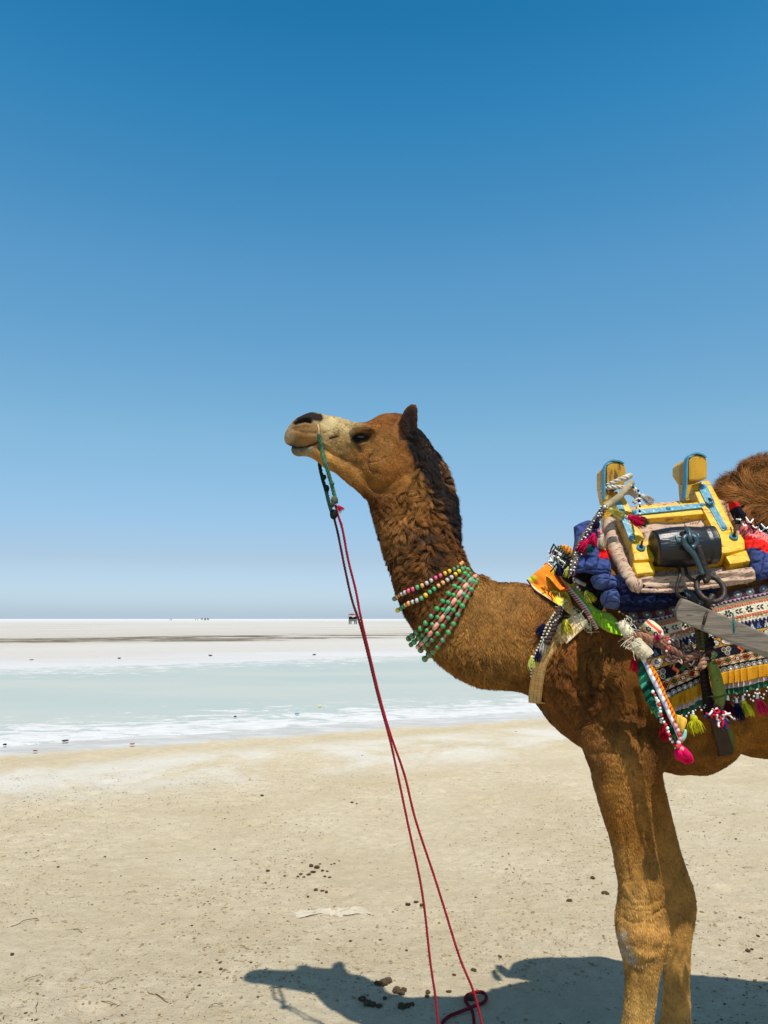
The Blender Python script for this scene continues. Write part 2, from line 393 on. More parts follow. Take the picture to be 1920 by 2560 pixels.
def ground_h(x, y):
    Pn = np.stack([x, y, np.zeros_like(x)], 1)
    h = .020 * fbm(Pn, .9, 3) + .008 * fbm(Pn, 4.5, 5) + .0045 * fbm(Pn, 19, 9, 3)
    # trampled patches
    tr = np.clip(fbm(Pn, .8, 21) * 2.2 - .1, 0, 1); h = h + tr * .012 * fbm(Pn, 11, 23, 3)
    c_, d_ = worley(Pn + np.array([0, 0, .2]), .33, 9); h = h - .016 * np.exp(-(d_ / .26) ** 4) * (vnoise(c_, 3.1, 5) > .1) + .004 * np.exp(-((d_ - .34) / .07) ** 2) * (vnoise(c_, 3.1, 5) > .1)
    fade = np.clip((S1 - .2 - (y - B1 * x)) / 1.2, 0, 1)
    return h * fade - .0 * (1 - fade) - .03 * (1 - fade)
ys = [-14, -10, -7, -5, -4, -3, -2, -1, 0, .5, 1, 1.4, 1.7]; y = 1.9
while y < 9.5: ys.append(y); y += .016 if y < 5.5 else .03
while y < 12000: ys.append(y); y *= 1.028
ys = np.array(ys); nx = 520; t = np.linspace(-1, 1, nx); t = .22 * t + .78 * t ** 3
XX = np.stack([t * (9 + 1.5 * max(0, yy)) for yy in ys]); YY = np.repeat(ys[:, None], nx, 1)
H = ground_h(XX.ravel(), YY.ravel())
gi = np.arange(len(ys) * nx).reshape(len(ys), nx)
gf = np.stack([gi[:-1, :-1], gi[:-1, 1:], gi[1:, 1:], gi[1:, :-1]], -1).reshape(-1, 4)
GV = np.stack([XX.ravel(), YY.ravel(), H], 1)
# the sheet keeps its local coordinates equal to the world's, so the shore lies where it should
ground = mk('ground', np.vstack([GV]), gf, gm); ofs = np.array(ground.location)
me = ground.data; co = GV.astype(np.float32); me.vertices.foreach_set('co', co.ravel()); me.update(); ground.location = (0, 0, 0)
tag(ground, kind='structure')
def gz(x, y): return float(ground_h(np.array([x]), np.array([y]))[0])

# shallow milky pond, a sheet just above the salt bed
pm = newmat('pond_water'); n = NT(pm)
sx = n.nt.nodes.new('ShaderNodeSeparateXYZ'); n.L(n.tc.outputs['Object'], sx.inputs[0]); X, Yc = sx.outputs[0], sx.outputs[1]
d1 = n.math('SUBTRACT', Yc, n.math('MULTIPLY', X, B1)); d2 = n.math('SUBTRACT', Yc, n.math('MULTIPLY', X, B2))
wcol = n.mix(n.ss(n.noise(.16, (.5, 1.3, 1), 4, .6), .35, .65), (.425, .465, .425), (.49, .50, .425))
cover = n.math('ADD', n.ss(d1, S1 + .8, S1 + 6.0, .17, -.055), n.math('ADD', n.ss(d1, S1 + 5, S1 + 9, 0, -.055), n.ss(d2, S2 - 12, S2 + .3, 0, .22)))
fo = n.math('ADD', n.noise(2.1, (.6, 1.2, 1), 9, .76, .4), cover)
fm = n.ss(fo, .585, .625)
fine = n.ss(n.noise(5, (.5, 1.6, 1), 8, .75, .3), .36, .62)
foam = n.mix(fine, (.53, .525, .51), (.64, .635, .625))
colr = n.mix(fm, wcol, foam); n.L(colr, n.b.inputs['Base Color'])
n.L(n.ss(fm, 0, 1, .42, .9), n.b.inputs['Roughness']); n.b.inputs['Specular IOR Level'].default_value = .25
bp = n.nt.nodes.new('ShaderNodeBump'); bp.inputs['Strength'].default_value = .35; bp.inputs['Distance'].default_value = .02
n.L(n.math('MULTIPLY', fm, n.noise(9, (1, 1, 1), 8, .7)), bp.inputs['Height']); n.L(bp.outputs[0], n.b.inputs['Normal'])
xs = np.linspace(-60, 60, 600)
wn_ = np.stack([xs, xs * 0, xs * 0], 1)
nearY = S1 + B1 * xs + .95 + .35 * fbm(wn_, .8, 41, 5); farY = S2 + B2 * xs + .8 * fbm(wn_, .35, 43, 5)
keep = farY > nearY + .3; xs = xs[keep]; nearY = nearY[keep]; farY = farY[keep]
rows = np.r_[0, .004, np.linspace(.08, .995, 9), 1]
PV = np.stack([np.repeat(xs[:, None], 12, 1), nearY[:, None] * (1 - rows) + farY[:, None] * rows, np.full((len(xs), 12), -.026)], -1)
PV[:, 0, 2] = -.034; PV[:, 1, 2] = -.026; PV[:, -1, 2] = -.034
PVf = PV.reshape(-1, 3)
pond = mk('pond_water', PVf, np.array(grid_faces(len(xs), 12)), pm)
pond.data.vertices.foreach_set('co', PVf.astype(np.float32).ravel()); pond.data.update(); pond.location = (0, 0, 0)
tag(pond, kind='structure')

# ------------------------------------------------------------------ the camel
def loft(pairs, per=4, k=28, ex=2.3):
    """pairs: (ax, ay, bx, by, half width, Y) - two outline points of a section and its half depth"""
    rows_ = []
    for q in pairs:
        Yq = q[5] if len(q) > 5 else Y0
        rows_.append(np.r_[P(q[0], q[1], Yq), P(q[2], q[3], Yq), q[4]])
    R_ = catmull(np.array(rows_), per); V = []; a = np.arange(k) * 2 * math.pi / k
    ca = np.sign(np.cos(a)) * np.abs(np.cos(a)) ** (2 / ex); sa = np.sign(np.sin(a)) * np.abs(np.sin(a)) ** (2 / ex)
    for r in R_:
        A, B_, w = r[:3], r[3:6], r[6]; c = (A + B_) / 2; h = (A - B_) / 2
        V += list(c + ca[:, None] * h + sa[:, None] * np.array([0, w, 0]))
    m_ = len(R_); Fc = []
    for i in range(m_ - 1):
        for j in range(k): Fc.append((i * k + j, i * k + (j + 1) % k, (i + 1) * k + (j + 1) % k, (i + 1) * k + j))
    V.append(np.array(V[:k]).mean(0)); V.append(np.array(V[(m_ - 1) * k:m_ * k]).mean(0)); a0 = len(V) - 2
    for j in range(k): Fc.append((a0, (j + 1) % k, j)); Fc.append((a0 + 1, (m_ - 1) * k + j, (m_ - 1) * k + (j + 1) % k))
    return np.array(V), Fc
def ell(cx, cy, Yc_, rx, ry, rz, seg=28, rings=18):           # rx, rz in metres
    return sphere_vf(P(cx, cy, Yc_), 1, seg, rings, (rx, ry, rz))
pc = MB()
# head, muzzle and jaw
pc.add(*loft([(711, 1089, 711, 1104, .014), (720, 1073, 719, 1112, .032), (742, 1048, 740, 1117, .044), (775, 1032, 772, 1121, .048), (806, 1036, 800, 1126, .047), (838, 1042, 828, 1142, .047),
    (868, 1051, 852, 1163, .052), (893, 1058, 874, 1185, .060), (921, 1056, 903, 1202, .074), (950, 1040, 935, 1217, .084), (982, 1035, 962, 1232, .084), (1014, 1042, 992, 1240, .078), (1040, 1066, 1022, 1232, .070), (1056, 1095, 1050, 1210, .055)]))
pc.add(*loft([(727, 1122, 728, 1128, .014), (734, 1118, 733, 1136, .024), (748, 1114, 746, 1141, .028), (765, 1112, 764, 1139, .030), (790, 1115, 790, 1150, .036), (818, 1130, 815, 1171, .042),
    (845, 1145, 842, 1184, .046), (880, 1160, 868, 1207, .054), (925, 1170, 892, 1228, .058), (960, 1200, 912, 1244, .058), (985, 1240, 935, 1275, .055)]))
for s_ in (-1, 1):
    pc.add(*ell(962, 1168, Y0 + s_ * .042, .078, .046, .076))          # cheek
    pc.add(*ell(905, 1068, Y0 + s_ * .066, .036, .020, .016))          # brow
    pc.add(*ell(758, 1085, Y0 + s_ * .030, .045, .024, .038))          # full upper lip
    pc.add(*ell(884, 1104, Y0 + s_ * .052, .034, .015, .020))
    pc.add(*loft([(1006, 1092, 1040, 1100, .016, Y0 + s_ * .066), (999, 1076, 1041, 1078, .017, Y0 + s_ * .070), (998, 1060, 1043, 1060, .016, Y0 + s_ * .073), (1002, 1042, 1044, 1041, .014, Y0 + s_ * .075),
        (1010, 1026, 1043, 1024, .012, Y0 + s_ * .076), (1018, 1017, 1041, 1014, .010, Y0 + s_ * .076), (1027, 1012, 1038, 1011, .006, Y0 + s_ * .076)], ex=2.0))
# neck
pc.add(*loft([(1028, 1062, 930, 1205, .058), (1052, 1080, 905, 1236, .062), (1074, 1112, 917, 1252, .066), (1104, 1160, 930, 1285, .074), (1124, 1215, 942, 1325, .080), (1138, 1280, 957, 1370, .086),
    (1142, 1345, 972, 1412, .090), (1156, 1388, 990, 1470, .096), (1180, 1430, 1012, 1530, .100), (1208, 1444, 1045, 1590, .106), (1243, 1456, 1085, 1646, .114), (1290, 1457, 1160, 1702, .126),
    (1340, 1466, 1240, 1722, .138), (1395, 1478, 1322, 1739, .155), (1440, 1480, 1385, 1815, .17), (1500, 1470, 1460, 1870, .18)]))
# trunk
pc.add(*loft([(1380, 1500, 1345, 1748, .13), (1415, 1470, 1380, 1806, .165), (1458, 1436, 1430, 1855, .19), (1515, 1385, 1500, 1885, .21), (1585, 1335, 1580, 1905, .23), (1665, 1310, 1670, 1925, .25), (1728, 1298, 1730, 1934, .26), (1758, 1304, 1760, 1929, .262),
    (1790, 1314, 1792, 1908, .265), (1808, 1320, 1811, 1884, .265), (1828, 1326, 1832, 1874, .27), (1850, 1328, 1855, 1885, .275), (1890, 1335, 1890, 1892, .285), (1960, 1330, 1960, 1892, .29), (2100, 1290, 2100, 1875, .29), (2260, 1320, 2260, 1840, .27), (2400, 1380, 2390, 1780, .24), (2500, 1440, 2480, 1760, .20), (2560, 1520, 2540, 1720, .12)], per=3))
pc.add(*ell(1965, 1296, Y0, .215, .15, .178))                          # hump
pc.add(*ell(1696, 1878, Y0, .10, .10, .07))                            # chest pad
for s_ in (-1, 1):
    yl = Y0 + s_ * .135
    pc.add(*ell(1510, 1690, Y0 + s_ * .095, .125, .115, .235))         # shoulder
    pc.add(*ell(1620, 1850, Y0 + s_ * .125, .075, .075, .11))          # elbow muscle
    pc.add(*ell(2310, 1720, Y0 + s_ * .12, .23, .13, .34))             # thigh
# near front leg
YN = 2.355
pc.add(*loft([(1440, 1790, 1640, 1740, .07, YN + .03), (1450, 1850, 1640, 1830, .085, YN + .01), (1464, 1890, 1640, 1885, .088, YN), (1479, 1930, 1632, 1930, .082, YN), (1490, 1978, 1622, 1975, .074, YN), (1503, 2022, 1625, 2022, .068, YN), (1519, 2075, 1629, 2075, .062, YN),
    (1533, 2130, 1640, 2130, .056, YN), (1541, 2178, 1648, 2178, .053, YN), (1547, 2222, 1657, 2222, .056, YN), (1545, 2265, 1661, 2265, .060, YN), (1541, 2299, 1668, 2299, .062, YN), (1543, 2330, 1670, 2330, .062, YN),
    (1551, 2364, 1666, 2360, .058, YN), (1558, 2392, 1657, 2388, .052, YN), (1564, 2421, 1650, 2418, .047, YN), (1566, 2460, 1642, 2460, .045, YN), (1561, 2510, 1635, 2510, .044, YN), (1558, 2560, 1632, 2560, .044, YN),
    (1555, 2640, 1632, 2640, .048, YN), (1548, 2700, 1640, 2700, .056, YN), (1520, 2745, 1650, 2745, .080, YN), (1505, 2785, 1662, 2785, .090, YN), (1510, 2800, 1658, 2800, .084, YN)], k=30))
# far front leg
YF = 2.66
pc.add(*loft([(1540, 1790, 1650, 1760, .08, YF - .03), (1550, 1860, 1650, 1850, .08, YF), (1562, 1900, 1650, 1925, .075, YF), (1572, 1959, 1657, 1959, .066, YF), (1588, 2046, 1680, 2046, .058, YF), (1604, 2100, 1693, 2100, .052, YF), (1622, 2145, 1706, 2145, .048, YF),
    (1634, 2184, 1718, 2184, .048, YF), (1644, 2215, 1731, 2215, .052, YF), (1650, 2250, 1738, 2250, .056, YF), (1652, 2285, 1736, 2285, .055, YF), (1655, 2318, 1731, 2318, .052, YF), (1658, 2360, 1725, 2360, .046, YF), (1660, 2396, 1722, 2396, .043, YF),
    (1660, 2450, 1722, 2450, .040, YF), (1656, 2505, 1724, 2505, .040, YF), (1653, 2550, 1726, 2550, .042, YF), (1640, 2590, 1735, 2590, .062, YF), (1625, 2622, 1745, 2622, .078, YF), (1628, 2640, 1742, 2640, .074, YF)], k=26))
# hind legs (outside the frame, they stand there all the same)
for s_, dx in ((-1, 0), (1, 60)):
    yl = Y0 + s_ * .14; q = (yl / Y0)
    def hz(px, z): return None
    L_ = [(3.10, 1.55, .40, .12), (3.08, 1.30, .40, .13), (3.03, 1.10, .32, .115), (2.99, .92, .21, .09), (2.99, .78, .15, .068), (3.03, .66, .115, .054), (3.08, .57, .105, .047), (3.08, .48, .09, .042), (3.06, .36, .07, .036), (3.04, .2, .065, .036), (3.03, .1, .085, .045), (3.0, .05, .17, .08), (2.99, .005, .18, .085)]
    ring = []
    for (x_, z_, w_, hw_) in L_:
        xx = x_ - 1.28 + dx * .001; ring.append(np.r_[[xx - w_ / 2, yl, z_], [xx + w_ / 2, yl, z_], hw_])
    R_ = catmull(np.array(ring), 4); V = []; kk = 22; a = np.arange(kk) * 2 * math.pi / kk
    for r in R_: V += list((r[:3] + r[3:6]) / 2 + np.cos(a)[:, None] * (r[:3] - r[3:6]) / 2 + np.sin(a)[:, None] * np.array([0, r[6], 0]))
    m_ = len(R_); Fc = [(i * kk + j, i * kk + (j + 1) % kk, (i + 1) * kk + (j + 1) % kk, (i + 1) * kk + j) for i in range(m_ - 1) for j in range(kk)]
    Fc += [tuple(range(kk))[::-1], tuple((m_ - 1) * kk + j for j in range(kk))]; pc.add(V, Fc)
pc.add(*tube_vf(catmull([P(2530, 1560, Y0), P(2580, 1680, Y0), P(2585, 1850, Y0), P(2570, 1980, Y0)], 6), np.linspace(.03, .02, 19), 10))   # tail

bme = bpy.data.meshes.new('body_raw'); bme.from_pydata([tuple(v) for v in pc.V], [], pc.F); bme.validate()
bmt = bmesh.new(); bmt.from_mesh(bme); bmesh.ops.recalc_face_normals(bmt, faces=bmt.faces[:]); bmt.to_mesh(bme); bmt.free()
raw = bpy.data.objects.new('body_raw', bme); COL.objects.link(raw)
rm = raw.modifiers.new('r', 'REMESH'); rm.mode = 'VOXEL'; rm.voxel_size = .0048
sm = raw.modifiers.new('s', 'SMOOTH'); sm.factor = .5; sm.iterations = 14
dg = bpy.context.evaluated_depsgraph_get(); ev = raw.evaluated_get(dg).to_mesh()
nv = len(ev.vertices); BV = np.empty(nv * 3, np.float32); ev.vertices.foreach_get('co', BV); BV = BV.reshape(-1, 3).astype(np.float64)
nf = len(ev.polygons); BF = np.empty(nf * 4, np.int32)
ev.loops.foreach_get('vertex_index', BF) if len(ev.loops) == nf * 4 else None
BF = BF.reshape(-1, 4)
bpy.data.objects.remove(raw)
def vnormals(V, Fq):
    a = V[Fq[:, 2]] - V[Fq[:, 0]]; b = V[Fq[:, 3]] - V[Fq[:, 1]]; fn = np.cross(a, b); N = np.zeros_like(V)
    for k in range(4):
        for c_ in range(3): N[:, c_] += np.bincount(Fq[:, k], fn[:, c_], len(V))
    return N / (np.linalg.norm(N, axis=1)[:, None] + 1e-12)
BN = vnormals(BV, BF)
if (BN[:, 1] * (BV[:, 1] - Y0)).sum() < 0: BF = BF[:, ::-1].copy(); BN = -BN
def side_uv(V):                                               # both sides share one set of outline coordinates
    W_ = V.copy(); W_[:, 1] = Y0 - np.abs(V[:, 1] - Y0); return proj(W_)
def segd(u, v, pts):                                          # distance in pixels to a polyline
    best = np.full(len(u), 1e9)
    for (x0, y0), (x1, y1) in zip(pts[:-1], pts[1:]):
        dx, dy = x1 - x0, y1 - y0; t = np.clip(((u - x0) * dx + (v - y0) * dy) / (dx * dx + dy * dy + 1e-9), 0, 1)
        best = np.minimum(best, np.hypot(u - x0 - t * dx, v - y0 - t * dy))
    return best
def gs(d, s): return np.exp(-(d / s) ** 2)
BRAND = [[(924, 1138), (921, 1152), (920, 1163), (927, 1176), (936, 1181), (944, 1178)], [(924, 1156), (940, 1153), (953, 1148), (964, 1142)], [(925, 1139), (934, 1131)]]
u, v = side_uv(BV); side = np.clip((np.abs(BN[:, 1]) - .15) / .4, 0, 1)
D = np.zeros(nv)
hd = (u < 1060) & (v < 1260)
def face(pts, s, amp):
    global D
    D = D + np.where(hd, amp * gs(segd(u, v, pts), s) * side, 0)
face([(738, 1058), (748, 1052), (762, 1050), (775, 1053)], 4.5, -.014)          # nostril
face([(736, 1066), (752, 1064), (774, 1062)], 3.0, .0045)                        # nostril rim
face([(740, 1049), (757, 1042), (776, 1043)], 3.5, .003)
face([(722, 1114), (740, 1117), (758, 1117), (778, 1112), (796, 1106)], 2.2, -.008)  # mouth
face([(735, 1075), (765, 1082), (790, 1083)], 4, -.003)
face([(878, 1092), (888, 1084), (905, 1080), (924, 1080), (934, 1080)], 3.2, -.007)
face([(900, 1092)], 1, 0) if False else None
D += np.where(hd, -.016 * gs(np.hypot((u - 903) / 1.7, v - 1091), 11) * side, 0)  # eye socket
face([(876, 1078), (890, 1068), (910, 1066), (930, 1072), (940, 1079)], 5, .012)
face([(884, 1104), (900, 1112), (920, 1108)], 4, .004)
face([(826, 1096), (834, 1092), (843, 1090)], 3, -.006)
for q in range(9):
    a0 = -.5 + q * .17
    face([(800 + 6 * math.cos(a0), 1085 + 8 * math.sin(a0) + q), (830 + 22 * math.cos(a0), 1090 + 42 * math.sin(a0))], 1.7, -.0030)
face([(868, 1058), (880, 1098), (868, 1150)], 7, -.006); face([(845, 1075), (850, 1110)], 8, .003); face([(950, 1085), (985, 1110), (1000, 1150)], 10, -.004); face([(935, 1060), (962, 1062)], 6, -.004)
for q in range(7): face([(806 + q * 3, 1112 + q * 9), (838 + q * 5, 1122 + q * 10)], 1.6, -.0022)
face([(905, 1196), (930, 1222), (965, 1232), (1005, 1215), (1030, 1175)], 8, -.004)
for b_ in BRAND: face(b_, 2.0, -.0035)
face([(797, 1057), (796, 1075), (800, 1100)], 2.0, -.003)
earm = (np.abs(BV[:, 1] - Y0) > .058) & (u > 990) & (u < 1052) & (v < 1105)
D += np.where(earm & (np.abs(BV[:, 1] - Y0) > .07), -.013 * gs(np.hypot((u - 1022) / .62, (v - 1055) / 1.9), 20) * side, 0)
# body folds, tendons, knee
def fold(pts, s, amp): 
    global D
    D = D + amp * gs(segd(u, v, pts), s) * side
near = BV[:, 1] < Y0
fold([(1462, 1884), (1500, 1878), (1560, 1885)], 5, -.004)
for q in range(8): fold([(1474 + q * 3, 1905 + q * 14), (1510 + q * 3, 1899 + q * 14), (1560, 1908 + q * 14)], 3, -.0016)
fold([(1592, 1730), (1602, 1830), (1606, 1900)], 7, -.014)
fold([(1604, 1900), (1618, 1960), (1620, 2010)], 5, -.006)
fold([(1612, 2200), (1625, 2240), (1640, 2300)], 5, -.005); fold([(1635, 2290), (1662, 2268)], 3.5, -.008); fold([(1625, 2262), (1655, 2248)], 3, -.004)
fold([(1560, 2210), (1575, 2240), (1600, 2270)], 5, .004); fold([(1556, 2290), (1580, 2308), (1602, 2306)], 3.5, -.004)
fold([(1605, 2330), (1640, 2345)], 18, .008); fold([(1570, 2395), (1600, 2412), (1640, 2395)], 4, -.005)
fold([(1590, 2380), (1630, 2390)], 7, .005)
for q in range(12): fold([(1552 + random.randint(0, 70), 2215 + q * 14), (1575 + random.randint(0, 70), 2222 + q * 14)], 2.4, -.0030)
fold([(1560, 2060), (1566, 2150), (1575, 2200)], 6, -.004); fold([(1610, 2080), (1622, 2160), (1640, 2210)], 6, -.005); fold([(1596, 2430), (1600, 2560)], 7, -.004); fold([(1690, 2230), (1700, 2300), (1695, 2380)], 7, -.004)
fold([(1664, 2330), (1668, 2355)], 7, .006); fold([(1552, 2320), (1560, 2345)], 7, .005)
fold([(1590, 2000), (1596, 2100), (1590, 2170)], 9, -.004)
fold([(1395, 1790), (1440, 1860), (1490, 1888)], 9, -.004)
for q in range(14):                                           # creases where neck meets shoulder
    x0 = 1215 + q * 12; fold([(x0, 1475), (x0 + 6, 1520), (x0 + 2, 1590)], 2.6, -.0022)
for q in range(6): fold([(1140 + q * 30, 1640 + q * 4), (1150 + q * 30, 1690 + q * 6)], 4, -.003)
D += .0035 * fbm(BV, 22, 31, 3) + np.where(v > 1150, .004, .001) * fbm(BV, 9, 33, 2)
shag = np.clip(gs(segd(u, v, [(1010, 1250), (1060, 1380)]), 110) + .5 * gs(segd(u, v, [(1430, 1660), (1500, 1740)]), 90), 0, 1)
D += shag * .006 * fbm(BV, 38, 37, 2)
BV = BV + BN * D[:, None]; BN = vnormals(BV, BF)

# coat colours: (u, v, photographed colour)
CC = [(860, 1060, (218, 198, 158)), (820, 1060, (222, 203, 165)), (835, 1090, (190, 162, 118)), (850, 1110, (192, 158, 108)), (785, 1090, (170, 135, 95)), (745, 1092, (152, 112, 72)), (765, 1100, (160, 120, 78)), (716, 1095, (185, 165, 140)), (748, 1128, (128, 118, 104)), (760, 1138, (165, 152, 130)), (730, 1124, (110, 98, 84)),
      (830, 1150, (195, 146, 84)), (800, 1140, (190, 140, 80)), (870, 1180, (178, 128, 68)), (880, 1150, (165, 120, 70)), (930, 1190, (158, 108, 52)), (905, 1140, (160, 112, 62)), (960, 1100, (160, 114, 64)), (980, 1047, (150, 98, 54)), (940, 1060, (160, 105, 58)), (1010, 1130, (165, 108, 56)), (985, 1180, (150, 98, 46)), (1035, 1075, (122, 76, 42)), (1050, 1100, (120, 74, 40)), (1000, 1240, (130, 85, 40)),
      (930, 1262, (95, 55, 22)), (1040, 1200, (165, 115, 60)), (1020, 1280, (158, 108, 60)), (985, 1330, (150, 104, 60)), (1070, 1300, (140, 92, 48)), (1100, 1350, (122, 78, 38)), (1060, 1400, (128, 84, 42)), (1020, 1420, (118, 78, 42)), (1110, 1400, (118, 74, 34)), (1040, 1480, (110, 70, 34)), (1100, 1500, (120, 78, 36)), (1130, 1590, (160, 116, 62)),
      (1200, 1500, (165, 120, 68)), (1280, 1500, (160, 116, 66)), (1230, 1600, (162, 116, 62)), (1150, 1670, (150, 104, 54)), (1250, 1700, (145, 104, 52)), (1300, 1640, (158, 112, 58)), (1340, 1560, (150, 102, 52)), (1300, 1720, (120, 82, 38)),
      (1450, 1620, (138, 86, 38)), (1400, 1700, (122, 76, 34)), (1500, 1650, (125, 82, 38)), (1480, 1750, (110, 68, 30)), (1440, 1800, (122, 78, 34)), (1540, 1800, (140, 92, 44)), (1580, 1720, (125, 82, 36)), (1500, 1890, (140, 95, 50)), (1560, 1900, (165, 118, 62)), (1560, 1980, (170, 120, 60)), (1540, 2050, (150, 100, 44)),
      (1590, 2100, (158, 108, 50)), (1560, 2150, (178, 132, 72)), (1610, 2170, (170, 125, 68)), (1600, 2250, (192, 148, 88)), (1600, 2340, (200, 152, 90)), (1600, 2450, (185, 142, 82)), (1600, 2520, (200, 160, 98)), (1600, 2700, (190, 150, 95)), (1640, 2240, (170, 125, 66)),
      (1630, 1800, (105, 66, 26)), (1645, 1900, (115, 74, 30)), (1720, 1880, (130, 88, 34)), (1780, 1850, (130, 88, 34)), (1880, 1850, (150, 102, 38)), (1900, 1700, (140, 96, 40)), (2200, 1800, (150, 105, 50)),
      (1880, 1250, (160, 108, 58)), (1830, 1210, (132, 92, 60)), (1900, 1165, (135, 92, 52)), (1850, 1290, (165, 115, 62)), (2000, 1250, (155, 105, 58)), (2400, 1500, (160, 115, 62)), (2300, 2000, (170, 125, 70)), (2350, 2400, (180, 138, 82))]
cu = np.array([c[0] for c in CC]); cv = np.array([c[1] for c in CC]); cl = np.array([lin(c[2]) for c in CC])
def coat(V, N):
    u, v = side_uv(V); out = np.zeros((len(V), 3)); w = np.zeros(len(V))
    w1 = 9 * vnoise(V, 28, 51); w2 = 9 * vnoise(V, 28, 53)
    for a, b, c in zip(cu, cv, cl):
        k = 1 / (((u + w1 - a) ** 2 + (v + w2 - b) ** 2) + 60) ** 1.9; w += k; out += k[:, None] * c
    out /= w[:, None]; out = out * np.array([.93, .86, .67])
    lum = out.mean(1)[:, None]; out = np.clip(lum + (out - lum) * 1.0, .004, .85)
    nz = fbm(V, 30, 57, 3)[:, None]; out *= 1 + .38 * nz; dk = np.clip(fbm(V, 13, 58, 3) * 1.6 - .1, 0, 1)[:, None] * (v > 1200)[:, None]; out *= 1 - .38 * dk; out *= 1 + .45 * (fbm(V, 16, 59, 3)[:, None] * ((u > 1780) & (v < 1340))[:, None])
    def paint(m_, c): nonlocal out; m_ = np.clip(m_, 0, 1)[:, None]; out = out * (1 - m_) + np.array(c) * m_
    jn = vnoise(V, 160, 61) * 3
    hd = (u < 1070) & (v < 1130); sd_ = np.clip((np.abs(N[:, 1]) - .1) / .3, 0, 1)
    inp = lambda cond: cond.astype(float)
    nose = np.clip((1 - segd(u, v, [(752, 1046), (775, 1038), (797, 1044)]) / (13 + jn)) * 3, 0, 1) * inp(hd)
    paint(nose, (.030, .018, .015))
    paint(gs(segd(u, v, [(738, 1058), (750, 1053), (764, 1051), (776, 1054)]), 5.0) * 1.5 * inp(hd), (.010, .007, .006))
    paint(gs(segd(u, v, [(724, 1116), (740, 1119), (758, 1119), (778, 1114), (795, 1107)]), 2.0) * 1.0 * inp(hd), (.02, .012, .008))
    paint(np.clip(vnoise(V, 240, 63) * 2 - .3, 0, 1) * gs(segd(u, v, [(735, 1127), (790, 1116)]), 8) * inp(hd), (.05, .04, .04))
    eye = gs(np.hypot((u - 903) / 2.3, (v - 1092)), 11.5) * 1.6 + gs(segd(u, v, [(888, 1100), (900, 1125)]), 8) * .8
    paint(eye * inp(hd) * sd_, (.022, .013, .008))
    paint(gs(np.hypot((u - 922) / 1.6, v - 1074), 5) * inp(hd), (.10, .06, .03))
    paint(gs(segd(u, v, [(826, 1096), (843, 1090)]), 3) * inp(hd) * 1.2, (.04, .025, .02))
    paint(np.clip(vnoise(V, 170, 65) * 3 - 1.2, 0, 1) * gs(np.hypot(u - 848, v - 1110), 22) * inp(hd), (.10, .06, .04))
    hb = (u < 1000) & (v < 1200)
    for b_ in BRAND: paint(gs(segd(u, v, b_), 1.9) * .85 * inp(hb), (.07, .05, .045))
    ear = ((u > 995) & (u < 1048) & (v < 1100) & (np.abs(V[:, 1] - Y0) > .060)).astype(float)
    paint(ear * np.clip(.60 + .5 * gs(np.hypot((u - 1020), (v - 1058) / 2), 22), 0, 1), (.032, .016, .012))
    paint(gs(segd(u, v, [(1036, 1100), (1058, 1150), (1078, 1200), (1110, 1260), (1138, 1312)]) + 7 * vnoise(V, 60, 66), 22) * 1.3, (.018, .011, .010))
    pad = gs(segd(u, v, [(1556, 2335), (1564, 2375), (1582, 2400)]), 12) * 1.6 * (v > 2300) * (u < 1640)
    paint(pad * np.clip(1 + 2 * jn / 3, 0, 1), (.40, .33, .23))
    paint(gs(segd(u, v, [(1575, 2415), (1600, 2425), (1640, 2400)]), 6) * .6, (.12, .075, .04))
    paint(gs(segd(u, v, [(1070, 1350), (1090, 1420)]), 40) * np.clip(fbm(V, 26, 71, 3) * 3, 0, .8), (.05, .03, .018))
    paint(gs(segd(u, v, [(1040, 1330), (1045, 1380)]), 26) * np.clip(fbm(V, 40, 73, 3) * 3, 0, .85), (.035, .022, .016))
    return np.clip(out, .004, .9)
bcol = coat(BV, BN)
camel = thing('camel', (P(1640, 2790, Y0)[0], Y0, 0), 'brown one-humped camel facing left, head raised, dressed in beads, saddle and embroidered cloth', 'camel')
body = mk('body', BV, BF, M['hide'], camel, cols=bcol * .8)
BVH = BVHTree.FromPolygons([tuple(q) for q in BV], [tuple(int(i) for i in f) for f in BF])
def cast(px, py, off=0.0, default=None):
    d = Vector(ray(px, py)).normalized(); h = BVH.ray_cast(Vector(CAM), d)
    if h[0] is None: return P(px, py, default) if default else None
    return np.array(h[0]) - np.array(d) * off

# eyes
for s_ in (-1, 1):
    c = P(904, 1091, 2.45); h = BVH.ray_cast(Vector((c[0], Y0 + s_ * .5, c[2])), Vector((0, -s_, 0)))
    e = np.array(h[0]) + np.array([0, -s_ * .011, 0])
    mk('eye', *sphere_vf(e, 1, 20, 14, (.020, .017, .014)), M['eye'], camel)

